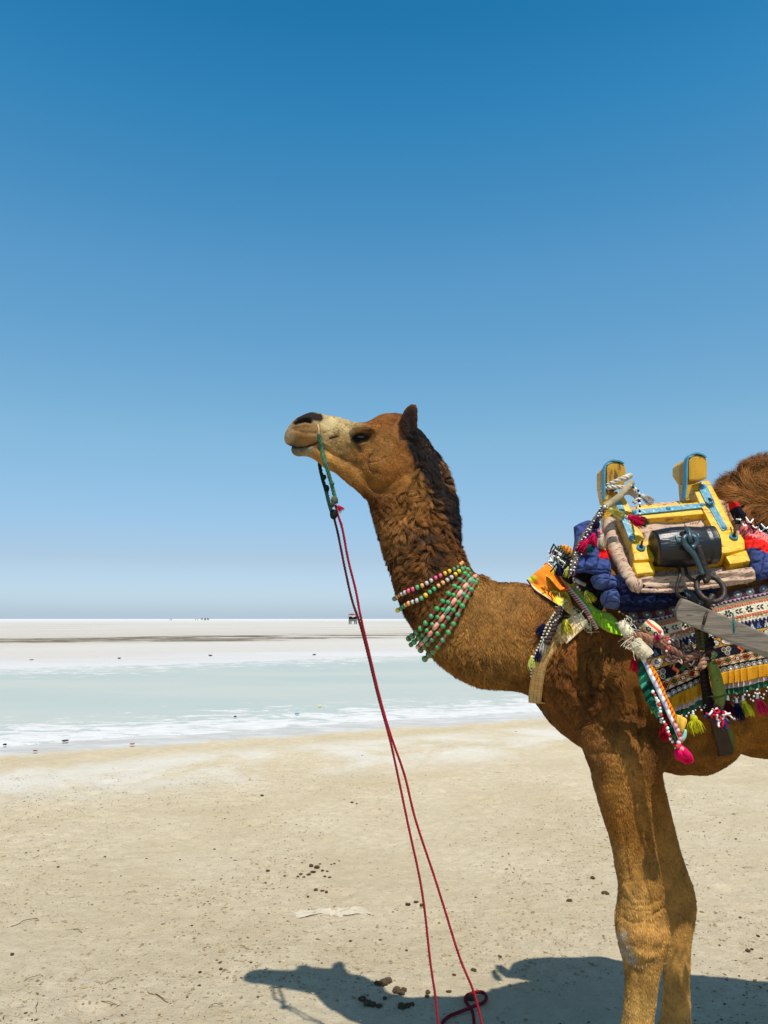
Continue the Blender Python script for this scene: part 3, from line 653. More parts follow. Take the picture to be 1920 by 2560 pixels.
# ---- the coat: tufts of hair with their own lengths, directions and colours
DIRS = [(760, 1080, -1, -.1), (850, 1060, .9, .25), (900, 1150, .6, .75), (960, 1100, .9, .5), (970, 1190, .3, 1), (1000, 1060, 1, .2), (1030, 1150, .2, 1), (1000, 1250, -.1, 1), (950, 1300, -.45, 1), (1080, 1300, .55, .8), (1120, 1300, .75, .8), (1030, 1380, -.2, 1), (1140, 1380, .85, .5), (1000, 1460, -.3, 1), (1100, 1480, .1, 1),
        (1220, 1560, -.1, 1), (1150, 1650, .2, 1), (1230, 1470, 0, 1), (1300, 1650, .2, 1), (1430, 1600, -.45, 1), (1400, 1720, -.2, 1), (1500, 1700, .45, 1), (1560, 1700, .3, 1), (1450, 1820, .4, 1), (1560, 1900, .3, 1), (1560, 2050, .25, 1), (1600, 2200, .1, 1), (1600, 2400, 0, 1), (1600, 2550, 0, 1), (1700, 1850, .4, 1), (1880, 1850, .6, .9), (1840, 1230, -.8, -.5), (1900, 1170, -.4, -.8), (1870, 1280, -.4, .9), (1960, 1200, 0, -.6), (2300, 1600, .6, 1)]
def dirfield(u, v):
    dx = np.zeros(len(u)); dy = np.zeros(len(u))
    for a, b, c, d in DIRS:
        k = 1 / ((u - a) ** 2 + (v - b) ** 2 + 200) ** 1.6; q = math.hypot(c, d); dx += k * c / q; dy += k * d / q
    n_ = np.hypot(dx, dy) + 1e-12; return dx / n_, dy / n_
tri = BV[BF]; fa = .5 * np.linalg.norm(np.cross(tri[:, 2] - tri[:, 0], tri[:, 3] - tri[:, 1]), axis=1); fc = tri.mean(1); fu, fv = side_uv(fc)
def blanket_mask(u, v): return ((u > 1430) & (u < 1840) & (v > 1260) & (v < 1500)) | ((u > 1560) & (u < 2150) & (v > 1290) & (v < 1760) & (v < 1760 - (u - 1700) * .15) & (v > 1330 - (u > 1800) * 40)) | ((u > 1440) & (u <= 1560) & (v < 1570) & (v > 1400))
def smooth01(x): x = np.clip(x, 0, 1); return x * x * (3 - 2 * x)
def shagm(u, v):                                              # 0 short .. 1 long curly
    nk = gs(segd(u, v, [(1075, 1215), (1085, 1300), (1080, 1370)]), 95) * 1.1
    ch = gs(segd(u, v, [(1000, 1250), (1000, 1400), (1040, 1500)]), 60) * .6
    sh = gs(segd(u, v, [(1410, 1620), (1450, 1680), (1500, 1730)]), 75) * .95
    ln = gs(segd(u, v, [(1100, 1600), (1200, 1690)]), 55) * .40
    hm = gs(np.hypot(u - 1930, v - 1210), 150) * 1.5 * (v < 1360)
    tf = gs(np.hypot(u - 1207, v - 1436), 12) * .8
    return np.clip(np.maximum.reduce([nk, ch, sh, ln, hm, tf]) * ~((u < 1040) & (v < 1235) & (v < 1235 - (u - 960) * .2)), 0, 1)
def hair(name, count, wfun, lenf, wid, lift, curl, clump, cell, colf, m, parent, segs=4, seed=1, gravity=0):
    rng = np.random.default_rng(seed); w = fa * wfun(fc, fu, fv); cdf = np.cumsum(w)
    if cdf[-1] <= 0: return None
    idx = np.searchsorted(cdf, rng.random(count) * cdf[-1]); idx = np.clip(idx, 0, len(fa) - 1)
    r1, r2 = rng.random((2, count)); q = BF[idx]
    R0 = (BV[q[:, 0]] * ((1 - r1) * (1 - r2))[:, None] + BV[q[:, 1]] * (r1 * (1 - r2))[:, None] + BV[q[:, 2]] * (r1 * r2)[:, None] + BV[q[:, 3]] * ((1 - r1) * r2)[:, None])
    N = BN[q].mean(1); N /= np.linalg.norm(N, axis=1)[:, None]
    u, v = side_uv(R0); dx, dy = dirfield(u, v)
    T = np.stack([dx, np.zeros(count), -dy], 1); T -= N * (T * N).sum(1)[:, None]; T /= np.linalg.norm(T, axis=1)[:, None] + 1e-9
    B_ = np.cross(N, T); sg = shagm(u, v)
    Ln = lenf(R0, u, v, sg) * rng.uniform(.65, 1.2, count)
    cc, _ = worley(R0, cell, seed)                            # lock centres
    an = curl(sg) * (vnoise(cc, 1 / (cell * 1.4), 81) * 1.4 + vnoise(cc, 1 / (cell * 4), 83)) + rng.normal(0, .13, count)
    D0 = T * np.cos(an)[:, None] + B_ * np.sin(an)[:, None]
    lf = lift(sg) * (1 + .6 * vnoise(cc, 1 / (cell * 2), 85)) * rng.uniform(.7, 1.3, count)
    bend = curl(sg) * 1.6 * vnoise(cc, 1 / (cell * 1.5), 87)
    pts = [R0 - N * .002]; cur = R0.copy()
    for k in range(segs - 1):
        t = k / (segs - 1); a2 = bend * (t + .3)
        dd = D0 * np.cos(a2)[:, None] + np.cross(N, D0) * np.sin(a2)[:, None]
        dd = dd + N * (lf * (1 - 1.1 * t))[:, None] + np.array([0, 0, -1.0]) * gravity * t
        dd /= np.linalg.norm(dd, axis=1)[:, None]
        cur = cur + dd * (Ln / (segs - 1))[:, None]; pts.append(cur)
    off = (cc - R0); off -= N * (off * N).sum(1)[:, None]
    nz = np.linalg.norm(off, axis=1)[:, None]; off *= np.minimum(1, cell / (nz + 1e-9))
    for k in range(1, segs): pts[k] = pts[k] + off * (clump * (k / (segs - 1)) ** 1.2) * np.clip(sg * 1.5 + .3, 0, 1)[:, None]
    pts = np.stack(pts, 1); Wd = np.cross(D0, N); ro = rng.normal(0, .5, count)
    Wd = Wd * np.cos(ro)[:, None] + N * np.sin(ro)[:, None]
    wv = wid(sg) * rng.uniform(.7, 1.3, count)
    V = np.empty((count, 2 * segs - 1, 3)); prof = [1, .95, .7, .4, .3][:segs]
    for k in range(segs - 1):
        V[:, 2 * k] = pts[:, k] - Wd * (wv * prof[k] * .5)[:, None]; V[:, 2 * k + 1] = pts[:, k] + Wd * (wv * prof[k] * .5)[:, None]
    V[:, -1] = pts[:, -1]
    K = 2 * segs - 1; base = (np.arange(count) * K)[:, None]; tris = []
    for k in range(segs - 2): a = 2 * k; tris += [[a, a + 1, a + 3], [a, a + 3, a + 2]]
    a = 2 * (segs - 2); tris.append([a, a + 1, a + 2])
    Fc = (base[:, None, :] + np.array(tris)[None]).reshape(-1, 3)
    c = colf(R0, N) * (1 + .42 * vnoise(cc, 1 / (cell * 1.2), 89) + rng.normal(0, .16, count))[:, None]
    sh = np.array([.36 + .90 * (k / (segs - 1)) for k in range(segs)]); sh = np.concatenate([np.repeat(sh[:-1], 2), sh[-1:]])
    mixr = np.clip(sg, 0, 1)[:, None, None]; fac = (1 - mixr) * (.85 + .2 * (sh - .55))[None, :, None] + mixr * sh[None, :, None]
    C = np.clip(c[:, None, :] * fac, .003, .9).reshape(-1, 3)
    return mk(name, V.reshape(-1, 3), Fc, m, parent, cols=C, smooth=True)
farw = lambda P_, u: np.where(P_[:, 1] > Y0 + .03, .4, 1.0) * np.where(u > 1950, .25, 1.0)
vis = lambda u, v: ~blanket_mask(u, v)
eyeclear = lambda u, v: np.hypot((u - 903) / 1.8, v - 1090) > 11
# short coat everywhere
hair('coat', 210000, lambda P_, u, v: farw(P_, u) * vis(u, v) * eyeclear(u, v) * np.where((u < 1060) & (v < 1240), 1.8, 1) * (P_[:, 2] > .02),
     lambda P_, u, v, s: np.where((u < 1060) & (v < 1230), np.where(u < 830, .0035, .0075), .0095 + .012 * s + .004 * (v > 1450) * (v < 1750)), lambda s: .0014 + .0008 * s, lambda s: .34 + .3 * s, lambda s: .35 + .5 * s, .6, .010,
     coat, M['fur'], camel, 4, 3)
# long curly wool of throat, neck, shoulder and hump
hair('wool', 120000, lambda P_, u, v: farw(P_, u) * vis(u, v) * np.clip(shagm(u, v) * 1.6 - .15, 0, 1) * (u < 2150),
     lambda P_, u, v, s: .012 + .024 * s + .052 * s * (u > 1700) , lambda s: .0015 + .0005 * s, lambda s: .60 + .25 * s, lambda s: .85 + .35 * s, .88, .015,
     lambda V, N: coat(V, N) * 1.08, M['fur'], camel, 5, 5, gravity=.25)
# black mane down the nape
def mane_w(P_, u, v):
    m_ = gs(segd(u, v, [(1040, 1096), (1066, 1140), (1090, 1190), (1122, 1255), (1142, 1310)]), 20)
    return m_ * (m_ > .2)
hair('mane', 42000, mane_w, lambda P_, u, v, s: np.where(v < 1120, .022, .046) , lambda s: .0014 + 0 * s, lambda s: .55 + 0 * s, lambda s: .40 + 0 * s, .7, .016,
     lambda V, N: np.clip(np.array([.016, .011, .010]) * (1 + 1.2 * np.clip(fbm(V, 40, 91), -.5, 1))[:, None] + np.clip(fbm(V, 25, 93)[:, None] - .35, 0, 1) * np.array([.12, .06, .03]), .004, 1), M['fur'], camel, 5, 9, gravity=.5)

# ------------------------------------------------------------------ reins, halter cords
def cols_rope(name, pts, r, col, parent=None, pitch=None, m=None, k=5):
    V, Fc = rope_vf(np.array(pts), r, pitch, k=k)
    c = np.broadcast_to(lin(col), V.shape) * (1 + .25 * vnoise(V, 90, 3))[:, None]
    return mk(name, V, Fc, m or M['thread'], parent, cols=c)
def plain_tube(name, pts, r, col, parent=None, k=8, m=None, n=8):
    pts = catmull(np.array(pts), n) if len(pts) > 2 else np.array(pts); V, Fc = tube_vf(pts, r, k)
    return mk(name, V, Fc, m or M['thread'], parent, cols=np.broadcast_to(lin(col), V.shape) if m is None else None)
nearpeg = cast(797, 1085, .004)
YR = 2.38
tl = thing('halter_cord', P(845, 1258, YR), 'twisted green cord hanging from the near nostril down to the red rope', 'cord')
pk = [nearpeg, cast(801, 1105, .006), cast(806, 1128, .008), P(813, 1155, YR), P(823, 1190, YR), P(832, 1222, YR), P(841, 1258, YR)]
plain_tube('nose_loop', [cast(795, 1062, .003), cast(797, 1074, .006), nearpeg, cast(800, 1100, .007)], .0032, (200, 165, 120), tl)
v_, f_ = rope_vf(np.array(pk), .0068, .034, k=6, step=.003)
mk('cord', v_, f_, M['thread'], tl, cols=np.broadcast_to(lin((62, 100, 76)), v_.shape) * (1 + .3 * vnoise(v_, 80, 5))[:, None])
kb = MB(); kb.add(*sphere_vf(P(831, 1209, YR - .01), .0065, 9, 7), c=lin((55, 95, 72))); kb.build('knot', M['thread'], tl); kb = MB(); kb.add(*sphere_vf(P(836, 1250, YR - .006), .012, 10, 8, (1, .8, 1.2)), c=lin((88, 88, 66))); kb.add(*sphere_vf(P(830, 1262, YR - .012), .009, 9, 7), c=lin((50, 66, 52))); kb.add(*sphere_vf(P(834, 1286, YR), .013, 9, 7, (1, .8, 1.3)), c=lin((28, 34, 28)))
kb.build('knot', M['thread'], tl)
fl = thing('halter_cord', P(828, 1260, 2.58), 'dark knotted cord from the far side of the nose, left of the green one', 'cord')
v_, f_ = rope_vf(np.array([P(798, 1110, 2.56), P(799, 1160, 2.56), P(806, 1195, 2.55), P(815, 1225, 2.52), P(824, 1262, 2.47), P(834, 1292, 2.42)]), .0068, .04, k=6, step=.003)
mk('cord', v_, f_, M['thread'], fl, cols=np.broadcast_to(lin((28, 52, 42)), v_.shape))
kb = MB(); kb.add(*sphere_vf(P(810, 1193, 2.55), .009, 9, 7, (1, 1, 1.1)), c=lin((28, 50, 40))); kb.build('knot', M['thread'], fl); kb = MB(); kb.add(*sphere_vf(P(817, 1222, 2.525), .009, 9, 7, (1, 1, 1.6)), c=lin((28, 50, 40))); kb.build('knot', M['thread'], fl)

# red rope: two runs from the knot to the ground
g1 = G(1095, 2600); g2 = G(1215, 2600)
hold = np.array([G(1150, 2700)[0], 2.35, .02])
r1 = thing('lead_rope', G(1213, 2575), 'bright red twisted rope with a frayed tuft, right of the maroon one', 'rope')
def PD(px, py, t, ya=2.38, yb=2.62): return P(px, py, ya + (yb - ya) * t)
A1 = [(838, 1262), (846, 1290), (855, 1325), (872, 1400), (888, 1475), (902, 1540), (921, 1620), (951, 1745), (978, 1840), (1010, 1937), (1040, 2050), (1085, 2190), (1110, 2270), (1150, 2395), (1184, 2480), (1206, 2560), (1222, 2640)]
tt = np.linspace(0, 1, len(A1)); cols_rope('rope', [PD(a + random.uniform(-1.6, 1.6), b, t) for (a, b), t in zip(A1, tt)], .0043, (152, 36, 50), r1, pitch=.030)
tassel(r1, PD(842, 1266, 0) + np.array([.004, -.012, 0]), PD(856, 1274, 0) + np.array([.002, -.012, -.006]), .022, (205, 40, 66), n=40, name='frayed_tuft')
tassel(r1, PD(844, 1295, 0) + np.array([.003, -.008, 0]), PD(856, 1315, 0) + np.array([.0, -.008, -.002]), .010, (185, 30, 55), n=24, name='frayed_tuft')
r2 = thing('lead_rope', G(1100, 2575), 'darker maroon twisted rope, the left one of the two running to the ground', 'rope')
A2 = [(834, 1290), (846, 1340), (862, 1420), (880, 1500), (900, 1560), (922, 1645), (945, 1740), (975, 1850), (997, 1950), (1022, 2070), (1048, 2190), (1062, 2280), (1075, 2400), (1088, 2490), (1096, 2570), (1104, 2650)]
tt = np.linspace(0, 1, len(A2)); V, Fc = rope_vf(np.array([PD(a, b, t, 2.395, 2.60) for (a, b), t in zip(A2, tt)]), .0042, .030)
w = smooth01((1.55 - V[:, 2]) / .5)[:, None]
mk('rope', V, Fc, M['thread'], r2, cols=lin((88, 34, 36)) * (1 - w) + lin((148, 36, 48)) * w)
rl = thing('rope_coil', G(1180, 2520), 'slack loop of dark red rope lying in the shadow on the sand', 'rope')
Lp = [(1105, 2562), (1122, 2545), (1150, 2536), (1185, 2530), (1208, 2512), (1216, 2500), (1208, 2488), (1190, 2486), (1170, 2492), (1163, 2505), (1172, 2522), (1182, 2545), (1186, 2575), (1180, 2620)]
lp3 = [];
for q, (a, b) in enumerate(Lp): g_ = G(a, b); lp3.append([g_[0], g_[1], gz(g_[0], g_[1]) + .008 + (.012 if q in (3, 11) else 0)])
cols_rope('rope', lp3, .0068, (120, 36, 44), rl, pitch=.026)

# ------------------------------------------------------------------ bead necklaces
def ring_path(px, off):
    """near half from pixels on the body, far half mirrored"""
    nearp = []
    pts = resample(catmull(np.array(px, dtype=float), 8), 4)
    for i, (a, b) in enumerate(pts):
        h = cast(a, b, 0)
        e = min(i, len(pts) - 1 - i)
        if h is None: h = P(a, b, Y0)
        nearp.append(h)
    nearp = np.array(nearp); n = len(nearp)
    dep = nearp[:, 1].copy(); dep = np.minimum(dep, Y0)
    for _ in range(6): dep[1:-1] = (dep[:-2] + dep[1:-1] * 2 + dep[2:]) / 4
    s = np.linspace(0, 1, n); env = Y0 - (Y0 - dep.min() + .0) * np.clip(np.sin(np.pi * s), 0, 1) ** .55
    dep = np.minimum(dep, env * .35 + dep * .65)
    out = np.array([P(a, b, d - off) for (a, b), d in zip(pts, dep)])
    out[0, 1] = out[-1, 1] = Y0
    mir = out[::-1][1:-1].copy(); mir[:, 1] = 2 * Y0 - mir[:, 1]
    return np.vstack([out, mir])
def closed_resample(p, step):
    p = np.vstack([p, p[:1]]); d = np.r_[0, np.cumsum(np.linalg.norm(np.diff(p, axis=0), axis=1))]; n = int(round(d[-1] / step)); s = np.linspace(0, d[-1], n, endpoint=False)
    return np.stack([np.interp(s, d, p[:, k]) for k in range(3)], 1)
BM = {}
def beadmat(c):
    if c not in BM: BM[c] = mat('painted_bead', tuple(lin(c)), .42, .5, 200, .25, 120, spec=.45)
    return BM[c]
def necklace(name, px, label, cat, cols, r, step, cordcol, cordr, off=.012, shape='ball', spacer=None, group=None):
    p = ring_path(px, off); root = thing(name, tuple(p[np.argmin(p[:, 2])]), label, cat, group)
    c = closed_resample(p, step); mb = MB(); fine = closed_resample(p, .004)
    for _ in range(3): fine = (np.roll(fine, 1, 0) + fine * 2 + np.roll(fine, -1, 0)) / 4
    n = len(fine); rr = cordr * (1 + .22 * np.sin(np.arange(n) * .004 / .0065 * 6.28)) if spacer else np.full(n, cordr)
    V, Fc = tube_vf(fine, rr, 7, closed=True)
    cc = np.broadcast_to(lin(cordcol), V.shape) * (1 + .5 * vnoise(V, 170, 13))[:, None]
    mk('cord', V, Fc, M['thread'], root, cols=np.clip(cc, .002, 1))
    meshes = {}
    for i, q in enumerate(c):
        T = c[(i + 1) % len(c)] - c[i - 1]; T /= np.linalg.norm(T); col = cols[i % len(cols)]
        key = (col,)
        if key not in meshes:
            if shape == 'ball': v, f = sphere_vf((0, 0, 0), r, 14, 10, (1, 1, .86))
            else:
                v, f = tube_vf(np.array([[0, 0, -r * 1.35], [0, 0, -r * 1.15], [0, 0, 0], [0, 0, r * 1.15], [0, 0, r * 1.35]]), np.array([.55, .85, 1, .85, .55]) * r * .82, 10)
            me = bpy.data.meshes.new('bead'); me.from_pydata([tuple(x) for x in v], [], f); me.materials.append(beadmat(col)); me.polygons.foreach_set('use_smooth', [True] * len(me.polygons)); meshes[key] = me
        o = bpy.data.objects.new('bead', meshes[key]); COL.objects.link(o); o.parent = root
        o.location = Vector(q) - root.location; o.rotation_euler = Vector(T).to_track_quat('Z', 'Y').to_euler(); k_ = random.uniform(.92, 1.08); o.scale = (k_, k_, k_)
    return root
gr_, or_, ye_, pi_, wh_, gd_ = (70, 165, 105), (232, 165, 100), (222, 190, 50), (225, 85, 120), (190, 182, 172), (95, 150, 105)
necklace('bead_necklace', [(1158, 1406), (1137, 1421), (1105, 1437), (1085, 1447), (1062, 1461), (1040, 1470), (1015, 1480), (1000, 1488), (986, 1497)], 'upper thin string of many-coloured wooden beads high round the shaggy neck', 'necklace',
         [pi_, pi_, wh_, wh_, or_, or_, gd_, gd_, ye_, ye_, pi_, pi_, wh_, wh_, or_, gr_], .0080, .0166, (28, 30, 44), .0040, group='strings of wooden beads round the neck')
necklace('bead_necklace', [(1163, 1417), (1148, 1428), (1128, 1444), (1100, 1462), (1075, 1480), (1050, 1498), (1018, 1510), (1004, 1520), (994, 1526)], 'second many-coloured bead string, with yellow and teal beads, just below the topmost one', 'necklace',
         [wh_, wh_, or_, or_, gr_, gr_, ye_, ye_, wh_, wh_, or_, or_, gr_, gr_, ye_, gd_], .0080, .0172, (28, 34, 50), .0040, group='strings of wooden beads round the neck')
G1, G2, G3 = (66, 150, 84), (50, 158, 78), (76, 142, 100)
necklace('bead_necklace', [(1171, 1422), (1158, 1441), (1143, 1458), (1119, 1487), (1091, 1524), (1062, 1561), (1046, 1577), (1030, 1592), (1022, 1597)], 'highest of the green ball-bead strings, upper edge of the slanting bundle', 'necklace', [G1, G1, G1, G2, G3], .0094, .0305, (120, 66, 58), .0052, spacer=1, group='strings of wooden beads round the neck')
necklace('bead_necklace', [(1176, 1432), (1160, 1455), (1132, 1490), (1106, 1526), (1078, 1565), (1052, 1592), (1036, 1605), (1028, 1612)], 'green bead string tucked directly above the string of pink tube beads', 'necklace', [G2, G1, G2], .0088, .0290, (125, 72, 62), .0050, spacer=1, group='strings of wooden beads round the neck')
necklace('bead_necklace', [(1192, 1438), (1171, 1456), (1141, 1495), (1111, 1537), (1080, 1579), (1062, 1601), (1052, 1612), (1044, 1619)], 'string of pink tube beads with grey-green spacers in the middle of the bundle', 'necklace', [(235, 150, 130), (240, 160, 140), (238, 150, 132), (110, 160, 130)], .0094, .0330, (120, 108, 78), .0058, off=.016, shape='tube', spacer=1, group='strings of wooden beads round the neck')
necklace('bead_necklace', [(1188, 1452), (1172, 1467), (1147, 1505), (1121, 1544), (1094, 1584), (1066, 1614), (1058, 1622), (1050, 1628)], 'green bead string directly below the pink tube beads', 'necklace', [G1, G1, G3], .0094, .0300, (135, 88, 70), .0052, off=.014, spacer=1, group='strings of wooden beads round the neck')
necklace('bead_necklace', [(1196, 1448), (1187, 1460), (1168, 1492), (1149, 1528), (1128, 1570), (1100, 1610), (1085, 1628), (1072, 1641), (1060, 1650)], 'lowest green ball-bead string, nearest the chest, with wide reddish spacers', 'necklace', [G1, G3, G1], .0096, .0315, (140, 96, 76), .0056, off=.013, spacer=1, group='strings of wooden beads round the neck')
for a, b, c_ in ((1178, 1436, 0), (1186, 1441, 1)): pass

# ------------------------------------------------------------------ strips laid on the body
def strip_grid(pts, wid, off, nc=9, step=3, default=None, crown=.0, smooth=8, mind=None):
    pts = np.array(pts, dtype=float); w = np.array(wid, dtype=float) if hasattr(wid, '__len__') else np.full(len(pts), wid)
    pw = resample(catmull(np.column_stack([pts, w]), 10), step); c = pw[:, :2]; T = np.gradient(c, axis=0); T /= np.linalg.norm(T, axis=1)[:, None]; N = np.column_stack([-T[:, 1], T[:, 0]])
    Dp = np.zeros((len(c), nc)); PX = np.zeros((len(c), nc, 2))
    for j in range(nc):
        t = j / (nc - 1) - .5
        for i in range(len(c)):
            a, b = c[i] + N[i] * t * pw[i, 2]; PX[i, j] = a, b; h = cast(a, b, 0); Dp[i, j] = h[1] if h is not None else np.nan
    if np.isnan(Dp).all(): Dp[:] = default or Y0
    for j in range(nc):
        col = Dp[:, j]; ok = ~np.isnan(col); col[~ok] = np.interp(np.where(~ok)[0], np.where(ok)[0], col[ok]) if ok.any() else (default or Y0)
    Dp[np.isnan(Dp)] = default or Y0
    if mind is not None: Dp = np.minimum(Dp, mind)
    for _ in range(smooth):
        Dp[1:-1] = (Dp[:-2] + 2 * Dp[1:-1] + Dp[2:]) / 4; Dp[:, 1:-1] = (Dp[:, :-2] + 2 * Dp[:, 1:-1] + Dp[:, 2:]) / 4
    tt_ = (np.arange(nc) / (nc - 1) - .5) * 2; Dp = Dp - off - crown * (1 - tt_[None] ** 2)
    Gd = np.array([[P(PX[i, j, 0], PX[i, j, 1], Dp[i, j]) for j in range(nc)] for i in range(len(c))])
    sl = np.r_[0, np.cumsum(np.linalg.norm(np.diff(Gd[:, nc // 2], axis=0), axis=1))]
    return Gd, sl, PX
def gcol(Gd, c): return np.broadcast_to(lin(c), Gd.shape).copy()
def bead_string(parent, pts, r=.0035, step=.010, cols=((212, 206, 195),), name='bead_string'):
    mb = MB(); p = resample(catmull(np.array(pts), 8), .003); v, f = tube_vf(p, .0011, 4); mb.add(v, f, lin((60, 60, 70)))
    q = resample(p, step)
    for i, c in enumerate(q): mb.add(*sphere_vf(c + RNG.normal(0, .0007, 3), r * random.uniform(.7, 1.2), 6, 5), c=lin(cols[i % len(cols)]))
    return mb.build(name, M['thread'], parent)
def tasselpx(parent, a, b, wpx, col, Y=None, off=.02, n=46, knot=None, name='tassel'):
    if Y is None: Y = cast(*a, 0)[1] - off
    T_ = P(a[0], a[1], Y); B_ = P(b[0], b[1], Y - .004); return tassel(parent, T_, B_, wpx / F * Y, col, n=n, knot=knot, name=name)

# webbing strap under the neck
st_ = thing('chest_strap', cast(1340, 1740, .01), 'tan stitched webbing strap curving over the base of the neck', 'strap')
Gd, sl, PX = strip_grid([(1418, 1578), (1392, 1600), (1370, 1625), (1352, 1658), (1343, 1700), (1338, 1735), (1337, 1757)], [36, 34, 33, 33, 33, 33, 32], .012, nc=25, crown=.002, mind=2.42)
t_ = np.linspace(-1, 1, 25)[None, :] + 0 * sl[:, None]; s__ = sl[:, None] + 0 * t_
c = gcol(Gd, (196, 156, 100)) * (1 + .10 * np.sin(s__ * 2200))[..., None] * (1 + .12 * vnoise(Gd.reshape(-1, 3), 60, 2).reshape(t_.shape))[..., None]
for q in (-.8, -.28, .28, .8): c[(np.abs(t_ - q) < .05) & (np.sin(s__ * 700) > -.2)] = lin((110, 78, 44))
sheet('webbing', Gd, M['cloth'], st_, .004, c)
far = Gd.copy(); 
lower = np.array([Gd[-1] + np.array([0, .0, 0]), Gd[-1] + np.array([.004, .06, -.006]), Gd[-1] + np.array([.006, .15, -.006]), Gd[-1] + np.array([.004, .24, .0])])
for q in range(1, 4): lower[q, :, 1] = [2.44, 2.52, 2.60][q - 1]; lower[q, :, 0] += [.03, .055, .08][q - 1]
lower = catmull(lower.reshape(4, -1), 4).reshape(-1, 25, 3); sheet('webbing', lower, M['cloth'], st_, .004, gcol(lower, (190, 150, 96)))
Gd, sl, PX = strip_grid([(1400, 1590), (1430, 1566), (1462, 1545)], [52, 46, 34], .018, nc=17)
c = gcol(Gd, (206, 168, 112)); c[(np.sin(sl * 900)[:, None] > .55) | (np.sin(np.linspace(0, 22, 17))[None] > .9)] = lin((240, 225, 190)); sheet('stitched_patch', Gd, M['cloth'], st_, .005, c)
tasselpx(st_, (1412, 1550), (1420, 1590), 34, (205, 190, 60), off=.03)

# tasselled braid hanging in front of the strap
bt = thing('braided_cord', cast(1335, 1690, .03), 'dark braided cord with white beads and navy, white and yellow tassels before the tan strap', 'cord')
Gp = [cast(a, b, .03) for a, b in ((1402, 1520), (1392, 1545), (1382, 1570), (1372, 1592), (1366, 1608))]
v_, f_ = rope_vf(np.array(Gp), .0125, .04, k=6, step=.004); mk('braid', v_, f_, M['thread'], bt, cols=np.broadcast_to(lin((72, 56, 52)), v_.shape) * (1 + .3 * vnoise(v_, 70, 3))[:, None])
bead_string(bt, [cast(a, b, .03) for a, b in ((1404, 1515), (1385, 1535), (1365, 1570), (1352, 1600), (1340, 1630), (1333, 1648), (1330, 1668), (1327, 1690))], .0033, .0105)
bead_string(bt, [cast(a, b, .04) for a, b in ((1408, 1520), (1396, 1545), (1380, 1560), (1366, 1590), (1360, 1600))], .0032, .0105)
bead_string(bt, [cast(a, b, .035) for a, b in ((1398, 1520), (1378, 1546), (1370, 1562), (1362, 1578))], .0030, .011, ((200, 205, 120), (240, 240, 235)))
tasselpx(bt, (1360, 1560), (1344, 1590), 22, (26, 28, 66)); tasselpx(bt, (1362, 1592), (1352, 1633), 20, (235, 228, 215)); tasselpx(bt, (1348, 1625), (1342, 1655), 20, (24, 28, 72)); tasselpx(bt, (1330, 1640), (1330, 1675), 20, (222, 222, 110))

# ------------------------------------------------------------------ neck collar of printed cloth
cl_ = thing('neck_collar', cast(1440, 1560, .02), 'padded orange print collar with red and white striped braid at the neck base', 'collar')
def collar_sheet(name, left, right, off, colf, nc=30, thick=.008, rows=90, mind=None, bulge=0.0):
    Lp_ = resample(catmull(np.array(left, float), 12), 1); Rp = resample(catmull(np.array(right, float), 12), 1)
    Li = Lp_[np.linspace(0, len(Lp_) - 1, rows).astype(int)]; Ri = Rp[np.linspace(0, len(Rp) - 1, rows).astype(int)]
    Dp = np.full((rows, nc), np.nan); PX = np.zeros((rows, nc, 2))
    for i in range(rows):
        for j in range(nc):
            q = Li[i] * (1 - j / (nc - 1)) + Ri[i] * j / (nc - 1); PX[i, j] = q; h = cast(q[0], q[1], 0)
            if h is not None: Dp[i, j] = h[1]
    for j in range(nc):
        ok = ~np.isnan(Dp[:, j]); Dp[:, j] = np.interp(np.arange(rows), np.where(ok)[0], Dp[ok, j]) if ok.any() else 2.45
    if mind is not None: Dp = np.minimum(Dp, mind)
    for _ in range(10): Dp[1:-1] = (Dp[:-2] + 2 * Dp[1:-1] + Dp[2:]) / 4; Dp[:, 1:-1] = (Dp[:, :-2] + 2 * Dp[:, 1:-1] + Dp[:, 2:]) / 4
    tj = np.linspace(-1, 1, nc)[None]; ti = np.linspace(-1, 1, rows)[:, None]
    Dp = Dp - off - bulge * np.sqrt(np.clip(1 - tj ** 4, 0, 1)) * np.sqrt(np.clip(1 - ti ** 8, 0, 1))
    Gd = np.array([[P(PX[i, j, 0], PX[i, j, 1], Dp[i, j]) for j in range(nc)] for i in range(rows)])
    return sheet(name, Gd, M['cloth'], cl_ if name != '' else None, thick, colf(PX, Gd)), Gd
def orange(PX, Gd):
    n1 = vnoise(Gd.reshape(-1, 3), 45, 101).reshape(Gd.shape[:2]); n2 = fbm(Gd.reshape(-1, 3), 22, 103, 2).reshape(Gd.shape[:2])
    c = gcol(Gd, (232, 135, 42)); c[n2 > .25] = lin((240, 165, 60)); r = (PX[..., 0] * .8 + PX[..., 1]) % 26
    leaf = (n1 > .12) & (n2 < .3); c[leaf] = lin((200, 190, 30)); c[(n1 > .45) & leaf] = lin((235, 215, 70))
    c[:, :2] = lin((110, 45, 50)); c[:, 2] = lin((230, 220, 200)); return c
collar_sheet('orange_panel', [(1316, 1450), (1334, 1474), (1360, 1492), (1393, 1513), (1418, 1532), (1434, 1543)], [(1365, 1409), (1385, 1426), (1403, 1456), (1422, 1484), (1433, 1515), (1438, 1541)], .014, orange, nc=34, bulge=.014)
def stripe(PX, Gd):
    nc = Gd.shape[1]; c = gcol(Gd, (222, 214, 190)); s = (PX[..., 0] * .25 + PX[..., 1] * 1.0); j = np.linspace(0, 1, nc)[None] + 0 * s
    c[(j < .55) & ((s % 6.2) < 4.4)] = lin((205, 44, 44)); c[(j > .6) & ((s % 6.2) < 2.6)] = lin((165, 156, 130)); c[(j > .93) | (j < .05)] = lin((130, 120, 80)); return c
